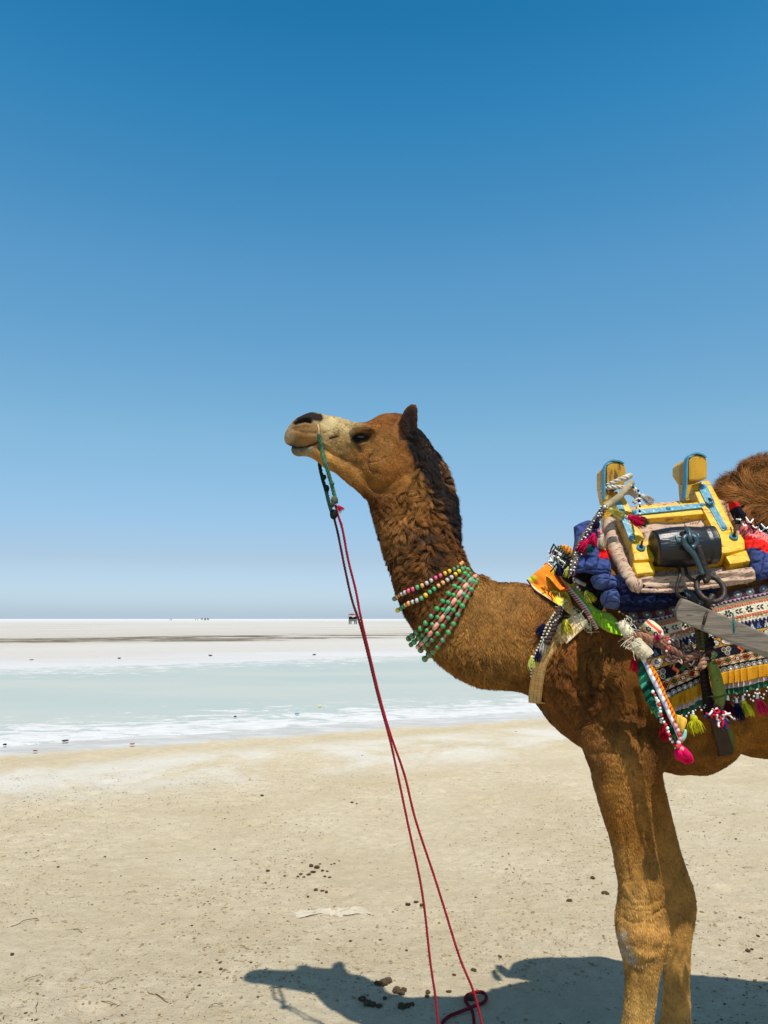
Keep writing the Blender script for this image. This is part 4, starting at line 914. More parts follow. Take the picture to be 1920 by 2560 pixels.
collar_sheet('striped_braid', [(1360, 1411), (1381, 1428), (1400, 1458), (1430, 1492), (1460, 1530), (1488, 1574)], [(1372, 1405), (1394, 1425), (1418, 1455), (1446, 1488), (1474, 1524), (1497, 1570)], .026, stripe, nc=22, rows=300, thick=.006)
def green(PX, Gd):
    c = gcol(Gd, (150, 182, 66)); n = fbm(Gd.reshape(-1, 3), 30, 7, 2).reshape(Gd.shape[:2]); c *= (1 + .25 * n)[..., None]
    c[PX[..., 1] < 1480] = c[PX[..., 1] < 1480] * np.array([1.05, .95, 1.5]); c[:, -1:] = lin((225, 220, 190)); c[:, :1] = lin((225, 220, 190)); return c
_, gG = collar_sheet('green_lining', [(1382, 1424), (1406, 1446), (1432, 1486), (1458, 1522), (1486, 1556), (1520, 1580), (1552, 1588)], [(1398, 1424), (1430, 1450), (1462, 1486), (1492, 1520), (1530, 1535), (1552, 1562), (1563, 1576)], .012, green, nc=30, bulge=.012)
for q, (a, b, w_, h_) in enumerate([(1520, 1553, 34, 22), (1541, 1570, 30, 18), (1492, 1534, 22, 16)]):          # gathered green frill
    Gf = [];
    for i in range(60):
        t = i / 59; x_ = a - w_ / 2 + w_ * t; row = []
        for j in range(14):
            s = j / 13; yy = b - h_ * .4 + h_ * s + 9 * t; Yb = (cast(a, b + 10, 0)[1] if cast(a, b + 10, 0) is not None else 2.4) - .035
            row.append(P(x_, yy, Yb - .012 * s * math.sin(t * 14 + q) - .01 * s))
        Gf.append(row)
    Gf = np.array(Gf); sheet('gathered_frill', Gf, M['cloth'], cl_, .0015, gcol(Gf, (165, 210, 50)))
mb = MB()
for q in range(60):                                            # loose stitching threads
    t = random.random(); a = 1405 + 70 * t + random.uniform(-6, 6); b = 1500 + 75 * t + random.uniform(-6, 6); h = cast(a, b, .03)
    if h is None: continue
    p = [h, h + RNG.normal(0, .008, 3) + [0, -.004, 0], h + RNG.normal(0, .012, 3) + [0, -.002, -.006]]; v, f = tube_vf(catmull(p, 4), .0007, 3); mb.add(v, f, lin((225, 215, 185)))
mb.build('loose_thread', M['thread'], cl_)

# ------------------------------------------------------------------ saddle: pads, quilts, yellow wooden frame
def YS(a, b): return 2.20 + (1446 - b) / 820 * .85             # the saddle leans against the flank
TILT = (0, .70, -.71)
# quilts
qd = thing('blue_quilt', P(1480, 1540, 2.3), 'folded indigo quilt with stitched squares bulging out in front of the saddle', 'quilt')
def quilt(a, b): return -.0055 * max(math.exp(-((((a + b * .12) % 31) - 15) / 1.9) ** 2), math.exp(-((((b - a * .10) % 27) - 13) / 1.9) ** 2)) + .003 * math.sin(a * .13 + b * .07) + .0018 * math.sin(a * .31 + 2 * math.sin(b * .21)) + .0014 * math.sin(b * .47 + 1.5 * math.sin(a * .17))
def qcol(base, patch=None):
    def f(UV):
        c = np.broadcast_to(lin(base), (len(UV), 3)).copy(); P3 = np.column_stack([UV, np.zeros(len(UV))]); c *= (1 + .22 * fbm(P3, .06, 5, 3))[:, None]
        seam = (np.abs(((UV[:, 0] + UV[:, 1] * .12) % 31) - 15) < 1.1) | (np.abs(((UV[:, 1] - UV[:, 0] * .10) % 27) - 13) < 1.1); c[seam] *= .45
        if patch: c = patch(UV, c)
        return c
    return f
def redpatch(UV, c):
    m_ = (UV[:, 0] > 1490) & (UV[:, 1] < 1404) & (UV[:, 1] > 1362); c[m_] = lin((215, 22, 24)); m2 = (UV[:, 0] > 1488) & (UV[:, 1] <= 1376); c[m2] = lin((225, 120, 110))
    c[np.hypot((UV[:, 0] - 1502) / 1.2, UV[:, 1] - 1376) < 8] = lin((225, 205, 60)); return c
pillow('quilt_fold', [(1434, 1318), (1452, 1308), (1475, 1304), (1500, 1330), (1512, 1370), (1527, 1436), (1500, 1440), (1465, 1432), (1434, 1428), (1432, 1380), (1436, 1350)], lambda a, b: YS(a, b) + .05, M['cloth'], qd, .036, disp=quilt, colf=qcol((60, 74, 122), redpatch), rings=40, n=220)
pillow('quilt_fold', [(1476, 1446), (1500, 1443), (1532, 1448), (1537, 1474), (1520, 1476), (1496, 1474), (1484, 1466)], lambda a, b: YS(a, b) + .03, M['cloth'], qd, .045, disp=quilt, colf=qcol((68, 80, 124)))
pillow('quilt_fold', [(1504, 1484), (1522, 1480), (1536, 1486), (1543, 1500), (1543, 1523), (1525, 1522), (1510, 1517), (1502, 1500)], lambda a, b: 2.20, M['cloth'], qd, .05, disp=quilt, colf=qcol((70, 82, 126)))
pillow('quilt_fold', [(1530, 1450), (1562, 1470), (1640, 1478), (1760, 1472), (1800, 1468), (1780, 1488), (1700, 1510), (1640, 1526), (1560, 1530), (1535, 1500), (1522, 1440)], lambda a, b: 2.235 + max(0, (1470 - b)) * .0006, M['cloth'], qd, .035, disp=quilt, colf=qcol((22, 28, 58)), rings=36)  # under-pad fold coloured darker than the rest, its shade put into the cloth
qr = thing('patterned_quilt', P(1890, 1470, 2.3), 'blue and red quilt with pink print and white edge bulging out behind the saddle', 'quilt')
def rpatch(UV, c):
    b = UV[:, 1] - (UV[:, 0] - 1880) * .45
    c[(b < 1388)] = lin((215, 40, 32)); c[b < 1362] = lin((228, 130, 125)); m_ = (b < 1362) & (np.sin(UV[:, 0] * .5) * np.sin(UV[:, 1] * .45 + UV[:, 0] * .2) > .35); c[m_] = lin((190, 50, 60)); return c
pillow('quilt_fold', [(1846, 1300), (1862, 1310), (1885, 1326), (1920, 1368), (1960, 1400), (1990, 1440), (1960, 1460), (1920, 1448), (1892, 1452), (1870, 1420), (1850, 1350)], lambda a, b: YS(a, b) + .03, M['cloth'], qr, .05, disp=quilt, colf=qcol((62, 74, 120), rpatch), rings=36, n=200)
def wp(UV): c = np.broadcast_to(lin((225, 220, 215)), (len(UV), 3)).copy(); c[(UV[:, 1] - UV[:, 0] * .1) < 1150] = lin((34, 36, 58)); return c
pillow('white_edge', [(1880, 1322), (1930, 1318), (1990, 1330), (1990, 1362), (1930, 1362), (1900, 1352)], lambda a, b: 2.36, M['cloth'], qr, .03, colf=wp)
pillow('red_corner', [(1822, 1258), (1838, 1262), (1850, 1285), (1862, 1300), (1850, 1310), (1835, 1295), (1826, 1275)], lambda a, b: 2.36, M['cloth'], qr, .03, colf=lambda UV: np.where((UV[:, 1] < 1276)[:, None], lin((200, 28, 28)), lin((30, 28, 40))))
mb = MB()
for q in range(16):
    s = q * 4.4; p = [P(1832 + s * 1.5 + random.uniform(-3, 3), 1288 + s * .62 + 9 * math.sin(q), 2.31), P(1842 + s * 1.5, 1300 + s * .6 + 8 * math.cos(q * 2), 2.285), P(1850 + s * 1.5, 1292 + s * .62 + 8 * math.sin(q * 2.2), 2.30)]
    v, f = tube_vf(catmull(p, 6), .0026, 5); mb.add(v, f, lin((235, 232, 225) if q % 2 else (22, 22, 26)))
mb.build('twisted_fringe', M['thread'], qr)

# beige pad under the frame
pd = thing('saddle_pad', P(1700, 1475, 2.25), 'beige printed cotton pad rolled at its edges under the yellow saddle frame', 'saddle pad')
def padcol(UV):
    P3 = np.column_stack([UV, np.zeros(len(UV))]); c = np.broadcast_to(lin((188, 160, 136)), (len(UV), 3)).copy(); c *= (1 + .16 * fbm(P3, .05, 5, 4))[:, None]
    a, _ = worley(P3, 9, 4); d = np.hypot((P3 - a)[:, 0] * .55, (P3 - a)[:, 1]); c[(d < 1.2)] = lin((120, 66, 60)); return c
wr = lambda a, b: .0015 * math.sin(b * .42 + a * .1) + .004 * math.sin(a * .05 + b * .03)
pillow('pad_body', [(1514, 1300), (1530, 1284), (1602, 1262), (1720, 1252), (1820, 1246), (1838, 1262), (1852, 1330), (1872, 1400), (1884, 1438), (1800, 1452), (1690, 1462), (1600, 1460), (1566, 1440), (1540, 1380)], lambda a, b: YS(a, b) + .085, M['cloth'], pd, .035, colf=padcol, disp=wr, rings=30, n=220, smooth_outline=False)
def roll(name, pts, r, parent, colf, m='cloth', flat=.7, k=18, ydel=.03, wr_=None):
    p3 = catmull(np.array([P(a, b, YS(a, b) + ydel) for a, b in pts]), 30); tl_ = np.linspace(0, 1, len(p3)); r = r * np.clip(np.minimum(tl_, 1 - tl_) * 14 + .25, 0, 1) ** .6 * (1 + .06 * np.sin(tl_ * 23) + .05 * np.sin(tl_ * 61)); V, Fc = tube_vf(p3, r, k)
    px_, py_ = proj(V); c = colf(np.column_stack([px_, py_])); V = V + (.0009 * np.sin(py_ * .42 + px_ * .1))[:, None] * np.array([0, -1, .4])
    return mk(name, V, Fc, M[m], parent, cols=c)
roll('front_roll', [(1526, 1296), (1524, 1330), (1538, 1372), (1558, 1418), (1574, 1448), (1586, 1462), (1606, 1468)], .0205, pd, padcol, ydel=.022)
roll('rear_roll', [(1822, 1262), (1838, 1300), (1856, 1360), (1872, 1410), (1884, 1444)], .018, pd, padcol, ydel=.05)
pillow('lower_fold', [(1572, 1452), (1600, 1443), (1700, 1440), (1800, 1430), (1880, 1418), (1892, 1434), (1889, 1451), (1800, 1466), (1690, 1478), (1610, 1481), (1570, 1468)], lambda a, b: YS(a, b) + .035 + (b - 1460) * .0008, M['cloth'], pd, .016, colf=padcol, disp=lambda a, b: .0035 * math.sin((b + (a - 1600) * .06) * .30) + .0012 * math.sin(a * .11 + b * .3), rings=26, n=240, smooth_outline=False)
roll('lower_fold', [(1590, 1474), (1630, 1477), (1700, 1475), (1770, 1467), (1840, 1457), (1886, 1449)], .0065, pd, padcol, ydel=.03)

sd_ = thing('camel_saddle', P(1700, 1446, 2.22), 'yellow painted wooden saddle frame with blue iron straps and a black rubber roll', 'saddle')
Yel, YD, BL = M['yellow'], M['yellow_shaded'], M['blue']
slab('side_beam', [(1578, 1356), (1612, 1350), (1790, 1330), (1852, 1333), (1862, 1350), (1864, 1372), (1800, 1386), (1700, 1394), (1586, 1400)], lambda a, b: YS(a, b) - .022, Yel, sd_, TILT, .055, .007)
slab('front_block', [(1582, 1406), (1632, 1404), (1639, 1430), (1592, 1434)], lambda a, b: YS(a, b) - .012, Yel, sd_, TILT, .035, .005)
slab('rear_block', [(1814, 1390), (1866, 1374), (1877, 1402), (1826, 1410)], lambda a, b: YS(a, b) - .012, Yel, sd_, TILT, .035, .005)
slab('front_arm', [(1523, 1228), (1560, 1240), (1573, 1262), (1611, 1343), (1611, 1356), (1578, 1360), (1549, 1290)], lambda a, b: YS(a, b) - .005, Yel, sd_, TILT, .045, .004)
slab('rear_arm', [(1729, 1212), (1771, 1198), (1806, 1262), (1840, 1330), (1790, 1336), (1752, 1262)], lambda a, b: YS(a, b) - .005, Yel, sd_, TILT, .05, .004)
slab('cross_bar', [(1572, 1282), (1600, 1266), (1755, 1254), (1762, 1266), (1762, 1284), (1580, 1300)], lambda a, b: YS(a, b) + .006, Yel, sd_, TILT, .045, .005)
slab('upper_bar', [(1590, 1264), (1750, 1252), (1756, 1262), (1596, 1274)], lambda a, b: YS(a, b) + .05, Yel, sd_, TILT, .03, .004)
# posts: faces stand upright
slab('front_post', [(1516, 1168), (1520, 1160), (1530, 1156), (1550, 1156), (1561, 1161), (1565, 1170), (1566, 1198), (1560, 1212), (1524, 1236), (1517, 1228)], lambda a, b: 2.385, YD, sd_, (0, 1, 0), .075, .006)
slab('rear_post', [(1722, 1150), (1728, 1141), (1740, 1138), (1756, 1139), (1766, 1146), (1769, 1158), (1768, 1196), (1752, 1201), (1722, 1202)], lambda a, b: 2.40, YD, sd_, (0, 1, 0), .085, .006)
slab('far_post', [(1503, 1178), (1508, 1170), (1520, 1168), (1522, 1250), (1510, 1252), (1503, 1215)], lambda a, b: 2.56, Yel, sd_, (0, 1, 0), .06, .005)
slab('far_post', [(1699, 1162), (1706, 1152), (1720, 1148), (1732, 1150), (1735, 1200), (1714, 1204), (1699, 1182)], lambda a, b: 2.58, Yel, sd_, (0, 1, 0), .07, .006)
for (xa, xb) in ((1504, 1518), (1708, 1730)): slab('far_arm', [(xa, 1200), (xb + 14, 1200), (xb + 30, 1330), (xa + 10, 1330)], lambda a, b: 2.64, Yel, sd_, (0, 1, 0), .05, .004)
slab('far_beam', [(1540, 1330), (1830, 1300), (1835, 1345), (1545, 1375)], lambda a, b: 2.76, Yel, sd_, (0, 1, 0), .05, .004)
def arch(name, pts, Y, w_, t_, parent):                       # iron strap bent over a post
    p = catmull(np.array(pts, float), 8); V = []; T = np.gradient(p, axis=0); T /= np.linalg.norm(T, axis=1)[:, None]; N = np.column_stack([T[:, 1], -T[:, 0]])
    for (a, b), (nx_, ny_) in zip(p, N):
        for dy, o_ in ((-.004, 0), (-.004, t_), (w_, t_), (w_, 0)): V.append(P(a + nx_ * o_, b + ny_ * o_, Y) + np.array([0, dy, 0]))
    n_ = len(p); Fc = [(i * 4 + j, i * 4 + (j + 1) % 4, (i + 1) * 4 + (j + 1) % 4, (i + 1) * 4 + j) for i in range(n_ - 1) for j in range(4)] + [(0, 1, 2, 3), ((n_ - 1) * 4 + 3, (n_ - 1) * 4 + 2, (n_ - 1) * 4 + 1, (n_ - 1) * 4)]
    return mk(name, np.array(V), Fc, BL, parent, smooth=False)
arch('iron_band', [(1513, 1250), (1513, 1190), (1514, 1170), (1520, 1158), (1530, 1153), (1548, 1155), (1559, 1160)], 2.385, .022, 3.5, sd_)
arch('iron_band', [(1714, 1246), (1718, 1205), (1719, 1160), (1724, 1142), (1738, 1135), (1754, 1138), (1764, 1145)], 2.40, .026, 3.5, sd_)
def strap(name, a, b, w_, lift=.006, n_=0, th=.005):
    a = np.array(a, float); b = np.array(b, float); T = (b - a) / np.linalg.norm(b - a); N = np.array([-T[1], T[0]]) * w_ / 2; e = T * w_ * .3
    poly = [a + N, a - e + N * .5, a - e - N * .5, a - N, b - N, b + e * .6 - N * .5, b + e * .6 + N * .5, b + N]
    o = slab(name, [tuple(q) for q in poly], lambda x, y: YS(x, y) - lift, BL, sd_, TILT, th, .0015)
    L = np.linalg.norm(b - a)
    for t in ([.04, .96] if n_ == 2 else [.04, .5, .96] if n_ == 3 else []):
        c = a + (b - a) * t; v, f = sphere_vf(P(c[0], c[1], YS(*c) - lift - .001), .0085, 10, 6, (1, .55, 1)); mk('rivet', v, f, BL, o)
    return o
strap('iron_strap', (1546, 1254), (1581, 1347), 16, .010, 2); strap('iron_strap', (1578, 1281), (1764, 1262), 12, .003, 3); strap('iron_strap', (1778, 1262), (1812, 1322), 15, .010, 2)
strap('iron_strap', (1757, 1216), (1779, 1262), 21, .012, 2)
o = plain_tube('staple', [P(1772, 1246, YS(0, 1246) - .014), P(1782, 1252, YS(0, 1250) - .030), P(1776, 1262, YS(0, 1260) - .022), P(1764, 1256, YS(0, 1256) - .014)], .0035, None, sd_, m=M['steel'])
for (a, b) in ((1602, 1370), (1834, 1343)):
    n_ = Vector((0, -.71, .70)); c = P(a, b, YS(a, b) - .024)
    pz = [c, c + np.array(n_) * .004]; v, f = tube_vf(np.array(pz), .0135, 14); w_ = mk('washer', v, f, BL, sd_)
    v, f = tube_vf(np.array([c, c + np.array(n_) * .010]), .0062, 6); mk('nut', v, f, M['iron'], sd_, smooth=False)
    v, f = tube_vf(np.array([c, c + np.array([0, -.7, .9]) * .022]), .0035, 8); mk('bolt', v, f, M['iron'], sd_)
# black rubber roll
Ra, Rb = P(1636, 1372, 2.215), P(1784, 1362, 2.215); T = (Rb - Ra); L = np.linalg.norm(T); T /= L
nr, kr = 40, 56; V = []; e1_ = np.array([0, -1., .0]); e2_ = np.cross(T, e1_)
for i in range(nr):
    s = i / (nr - 1); r = .054 + .008 * math.sin(math.pi * min(1, s * 1.1)) + (.004 if s > .85 else 0)
    for j in range(kr):
        a = 2 * math.pi * j / kr; rr = r * (1 + .010 * math.sin(a * 24) + .012 * math.sin(a * 7 + s * 3))
        V.append(Ra + T * L * s + (e1_ * math.cos(a) * .92 + e2_ * math.sin(a)) * rr)
Fc = grid_faces(nr, kr) ; Fc += [(i * kr + kr - 1, (i + 1) * kr + kr - 1, (i + 1) * kr, i * kr) for i in range(nr - 1)]
for e_ in (0, nr - 1):
    base_ = len(V); ctr = Ra + T * L * (e_ / (nr - 1))
    for j in range(kr): V.append(ctr + (np.array(V[e_ * kr + j]) - ctr) * .72)
    Fc += [(e_ * kr + j, e_ * kr + (j + 1) % kr, base_ + (j + 1) % kr, base_ + j) for j in range(kr)]
    V.append(ctr + T * (.01 if e_ == 0 else -.01)); cidx = len(V) - 1; Fc += [(base_ + j, base_ + (j + 1) % kr, cidx) for j in range(kr)]
mk('rubber_roll', np.array(V), Fc, M['rubber'], sd_)
v, f = sphere_vf(P(1710, 1342, 2.172), .019, 12, 8, (1, .5, .9)); mk('torn_hole', v, f, mat('torn_rubber', (.006, .006, .006), .9, 1, 200), sd_)
for a, b, c, d in ((1690, 1338, 1695, 1356), (1744, 1334, 1747, 1344)):
    v, f = tube_vf(np.array([P(a, b, 2.163), P(c, d, 2.160)]), .003, 6); mk('paint_dab', v, f, BL, sd_)
# shackle, pin and ring
sk = thing('iron_shackle', P(1745, 1450, 2.15), 'teal painted iron clevis and pin hooked into the black rubber roll', 'shackle')
YK = 2.135
plain_tube('clevis', [P(1757, 1436, YK), P(1746, 1408, YK), P(1735, 1386, YK), P(1722, 1372, YK), P(1712, 1360, YK), P(1709, 1348, YK), P(1716, 1341, YK + .004), P(1729, 1340, YK + .006), P(1739, 1346, YK), P(1741, 1356, YK), P(1736, 1366, YK), P(1729, 1369, YK)], .0085, None, sk, m=M['steel'])
plain_tube('hook', [P(1718, 1324, YK + .035), P(1722, 1330, YK + .01), P(1724, 1344, YK - .004), P(1722, 1356, YK + .008), P(1717, 1364, YK + .03)], .008, None, sk, m=M['steel'])
plain_tube('pin', [P(1745, 1364, YK - .004), P(1752, 1390, YK - .003), P(1763, 1425, YK), P(1769, 1440, YK), P(1767, 1450, YK), P(1760, 1452, YK)], .0095, None, sk, m=M['iron'])
rg = thing('iron_ring', P(1776, 1510, 2.15), 'large rusty iron ring hanging from the pin below the saddle', 'ring')
a = np.linspace(0, 2 * math.pi, 49)[:-1]; c0 = P(1776, 1471, 2.14); R_ = 33 / F * 2.14
V, Fc = tube_vf(np.array([c0 + np.array([math.cos(q) * R_, .02 * math.sin(q), math.sin(q) * R_]) for q in a]), .0078, 10, closed=True); mk('ring', V, Fc, M['iron'], rg)
wb = thing('wire_hooks', P(1710, 1500, 2.18), 'bent dark iron wire hooks between the rubber roll and the plank end', 'hook')
plain_tube('wire', [P(1697, 1418, 2.19), P(1700, 1440, 2.165), P(1692, 1465, 2.16), P(1692, 1482, 2.16), P(1700, 1492, 2.165), P(1716, 1497, 2.17)], .0052, None, wb, m=M['iron'])
plain_tube('wire', [P(1714, 1420, 2.19), P(1718, 1438, 2.165), P(1732, 1450, 2.16), P(1742, 1456, 2.155)], .0052, None, wb, m=M['iron'])
plain_tube('link', [P(1782, 1488, 2.125), P(1774, 1502, 2.12), P(1768, 1518, 2.135), P(1774, 1526, 2.15)], .0085, None, wb, m=M['iron'])
for q in range(3): cols_rope('binding', [P(1712 + q * 6, 1476, 2.19), P(1722 + q * 6, 1490, 2.175), P(1738 + q * 4, 1506, 2.19)], .006, (80, 84, 86), wb)

# white rope on the front post with tassels
wr_ = thing('white_rope', P(1540, 1260, 2.4), 'thick off-white cotton rope wound round the front saddle post, with tassels', 'rope')
def loop_(cx, cy, rx, ry, Yc_, n_=30, tilt=0, z0=0): return [P(cx, cy, Yc_) + np.array([math.cos(t) * rx, math.sin(t) * ry, math.cos(t) * tilt + z0]) for t in np.linspace(0, 2 * math.pi, n_)]
cols_rope('coil', loop_(1541, 1205, .043, .060, 2.42, tilt=.018), .0085, (205, 196, 178), wr_, pitch=.045)
cols_rope('coil', loop_(1539, 1226, .045, .060, 2.42, tilt=-.004), .0078, (205, 196, 178), wr_, pitch=.045)
def fat(name, pts, r0, r1, col, parent):
    p = catmull(np.array(pts), 10); V, Fc = tube_vf(p, np.linspace(r0, r1, len(p)), 12); V = V + RNG.normal(0, .0006, V.shape)
    return mk(name, V, Fc, M['thread'], parent, cols=np.broadcast_to(lin(col), V.shape) * (1 + .3 * vnoise(V, 60, 5))[:, None])
fat('cloth_end', [P(1580, 1206, 2.31), P(1566, 1222, 2.30), P(1546, 1244, 2.29), P(1526, 1258, 2.285), P(1514, 1268, 2.28)], .010, .012, (165, 150, 120), wr_)
fat('cloth_end', [P(1560, 1226, 2.33), P(1578, 1230, 2.33), P(1592, 1240, 2.33), P(1600, 1250, 2.33)], .012, .010, (190, 178, 150), wr_)
cols_rope('coil', [P(1575, 1212, 2.32), P(1588, 1226, 2.31), P(1594, 1240, 2.32), P(1585, 1258, 2.32)], .007, (215, 205, 190), wr_)
tasselpx(wr_, (1603, 1238), (1632, 1258), 24, (215, 208, 195), Y=2.30, n=60)
bead_string(wr_, [P(1578, 1214, 2.30), P(1596, 1228, 2.29), P(1600, 1245, 2.285), P(1598, 1262, 2.28), P(1600, 1285, 2.27)], .0042, .009, ((240, 240, 240), (30, 30, 60)))
bead_string(wr_, [P(1512, 1265, 2.27), P(1525, 1275, 2.265), P(1545, 1284, 2.26), P(1570, 1292, 2.255)], .0042, .010, ((240, 240, 240), (220, 200, 80)))
tasselpx(wr_, (1524, 1272), (1560, 1292), 22, (205, 195, 95), Y=2.262, n=60); tasselpx(wr_, (1570, 1291), (1608, 1308), 30, (215, 25, 80), Y=2.255, n=110, name='tassel'); tasselpx(wr_, (1590, 1292), (1618, 1312), 26, (16, 80, 70), Y=2.275, n=60)

# woven cord running down from the post to the withers, with tassels
wc = thing('woven_cord', P(1450, 1400, 2.3), 'narrow woven cord with pink and cream tassels over the front of the blue quilt', 'cord')
Wp = [P(a, b, YS(a, b) - .01 + (1513 - a) * .0003) for a, b in ((1512, 1268), (1496, 1292), (1478, 1318), (1462, 1340), (1450, 1362), (1441, 1388), (1434, 1412), (1428, 1436))]
v_, f_ = rope_vf(np.array(Wp), .0115, .04, k=6, step=.0035); cc = np.array([lin((112, 88, 76)), lin((72, 92, 70)), lin((150, 110, 110)), lin((50, 50, 80))])[(np.abs(vnoise(v_, 60, 8)) * 7).astype(int) % 4]
mk('cord', v_, f_, M['thread'], wc, cols=cc)
for dy in (0, .011): bead_string(wc, [q + np.array([-.008 + dy, -.013, .002]) + RNG.normal(0, .003, 3) for q in Wp], .0028, .0125, ((242, 240, 238), (242, 240, 238), (34, 34, 50)))
for a, b, w_, c_ in (((1485, 1334), (1478, 1364), 26, (215, 22, 84)), ((1468, 1350), (1450, 1380), 30, (208, 24, 78)), ((1504, 1338), (1505, 1372), 24, (205, 188, 160)), ((1474, 1362), (1474, 1382), 18, (16, 84, 74)), ((1494, 1300), (1490, 1322), 20, (40, 30, 60))): tasselpx(wc, a, b, w_, c_, Y=YS(0, a[1]) - .035, n=80)

# clump of checked cloth and cords on the withers
kc = thing('cloth_bundle', P(1405, 1430, 2.38), 'knotted bundle of black and white checked rag, orange cloth and cords on the withers', 'bundle')
def check(UV): c = np.broadcast_to(lin((34, 38, 40)), (len(UV), 3)).copy(); c[(np.sin(UV[:, 0] * .9 + UV[:, 1] * .5) > .1)] = lin((225, 222, 215)); c[np.sin(UV[:, 1] * 1.1 - UV[:, 0] * .4) > .55] = lin((60, 66, 60)); return c
pillow('checked_rag', [(1378, 1378), (1388, 1368), (1400, 1372), (1416, 1388), (1430, 1400), (1434, 1414), (1418, 1416), (1400, 1408), (1386, 1400)], lambda a, b: 2.40, M['cloth'], kc, .03, colf=check, disp=lambda a, b: .006 * math.sin(a * .5) * math.sin(b * .6), rings=20)
pillow('orange_rag', [(1398, 1366), (1416, 1366), (1430, 1378), (1436, 1388), (1424, 1394), (1410, 1382)], lambda a, b: 2.375, M['cloth'], kc, .02, colf=lambda UV: np.broadcast_to(lin((235, 165, 70)), (len(UV), 3)), disp=lambda a, b: .005 * math.sin(a * .7 + b * .3), rings=14)
pillow('dark_rag', [(1390, 1412), (1410, 1406), (1432, 1412), (1438, 1436), (1430, 1460), (1412, 1452), (1398, 1434)], lambda a, b: 2.42, M['cloth'], kc, .025, colf=lambda UV: np.broadcast_to(lin((38, 32, 44)), (len(UV), 3)), disp=lambda a, b: .006 * math.sin(a * .4 + b * .5), rings=16)
mb = MB()
for q in range(26):
    a, b = random.uniform(1374, 1432), 0; b = 1366 + (a - 1374) * .75 + random.uniform(-6, 18); Yq = 2.362
    p = [P(a, b, Yq)]
    for _ in range(3): p.append(p[-1] + RNG.normal(0, .010, 3) + [0, 0, -.004])
    v, f = tube_vf(catmull(p, 5), .0024, 5); mb.add(v, f, lin([(235, 232, 228), (28, 30, 34), (70, 82, 70)][q % 3]))
mb.build('knotted_cords', M['thread'], kc)
tasselpx(kc, (1398, 1412), (1400, 1440), 26, (28, 28, 66), Y=2.36, n=60); tasselpx(kc, (1422, 1418), (1414, 1442), 20, (205, 205, 90), Y=2.355, n=50); tasselpx(kc, (1414, 1414), (1416, 1438), 24, (36, 30, 60), Y=2.37, n=60)

# far side of the load, so that the saddle sits on both flanks
fq = pillow('far_quilt', [(1516, 1322), (1560, 1288), (1610, 1272), (1720, 1262), (1825, 1260), (1850, 1290), (1960, 1320), (1990, 1400), (1900, 1470), (1700, 1500), (1560, 1500), (1500, 1450)], lambda a, b: 2.62 + (b - 1270) * .0012, M['cloth'], None, .09, back=1.2, colf=qcol((60, 72, 116)), rings=20)
fq.name = 'blue_quilt'; tag(fq, 'indigo quilt hanging on the far flank behind the saddle posts', 'quilt')

# ------------------------------------------------------------------ embroidered blanket on the flank
eb = thing('embroidered_blanket', P(1860, 1760, 2.2), 'embroidered mirror-work blanket with flower bands, yellow pleated frill and beaded tassels on the flank', 'blanket')
TOPL = catmull(np.array([(1560, 1526), (1620, 1524), (1700, 1508), (1816, 1480), (1920, 1458), (2040, 1436), (2160, 1420)], float), 12)
BOTL = catmull(np.array([(1668, 1752), (1690, 1738), (1725, 1722), (1760, 1704), (1797, 1686), (1850, 1674), (1920, 1661), (2040, 1644), (2160, 1634)], float), 12)
def lineat(Lp_, t):
    d = np.r_[0, np.cumsum(np.linalg.norm(np.diff(Lp_, axis=0), axis=1))]; return np.stack([np.interp(t * d[-1], d, Lp_[:, k]) for k in range(2)], -1)
NU, NV = 460, 190
tu = np.linspace(0, 1, NU); Tp = lineat(TOPL, tu); Bp = lineat(BOTL, tu)
cg = np.full((46, 24), np.nan); ci = np.linspace(0, NU - 1, 46).astype(int); cj = np.linspace(0, 1, 24)
for i, ii in enumerate(ci):
    for j, s in enumerate(cj):
        q = Tp[ii] * (1 - s) + Bp[ii] * s; h = cast(q[0], q[1], 0); cg[i, j] = h[1] if h is not None else 2.3
for _ in range(4): cg[1:-1] = (cg[:-2] + 2 * cg[1:-1] + cg[2:]) / 4; cg[:, 1:-1] = (cg[:, :-2] + 2 * cg[:, 1:-1] + cg[:, 2:]) / 4
def blY(ti, s):                                                # bilinear look-up
    a = ti * 45; b = s * 23; i = np.clip(a.astype(int), 0, 44); j = np.clip(b.astype(int), 0, 22); fa_ = a - i; fb = b - j
    return cg[i, j] * (1 - fa_) * (1 - fb) + cg[i + 1, j] * fa_ * (1 - fb) + cg[i, j + 1] * (1 - fa_) * fb + cg[i + 1, j + 1] * fa_ * fb
def PV_(px, Y):
    u_ = (px[..., 0] - 960) / F; v_ = -(px[..., 1] - 1280) / F; d = np.stack([u_, cp - sp_ * v_, sp_ + cp * v_], -1); return CAM + d * (Y / d[..., 1])[..., None]
UU, SS = np.meshgrid(tu, np.linspace(0, 1, NV), indexing='ij'); PXb = Tp[:, None] * (1 - SS[..., None]) + Bp[:, None] * SS[..., None]
Yb = blY(UU, SS) - .020 + .004 * np.sin(UU * 60 + SS * 3) * SS; Gb = PV_(PXb, Yb)
xm = np.r_[0, np.cumsum(np.linalg.norm(np.diff(Gb[:, NV // 2], axis=0), axis=1))][:, None] + 0 * SS   # metres along
vm = SS * .25                                                  # metres across
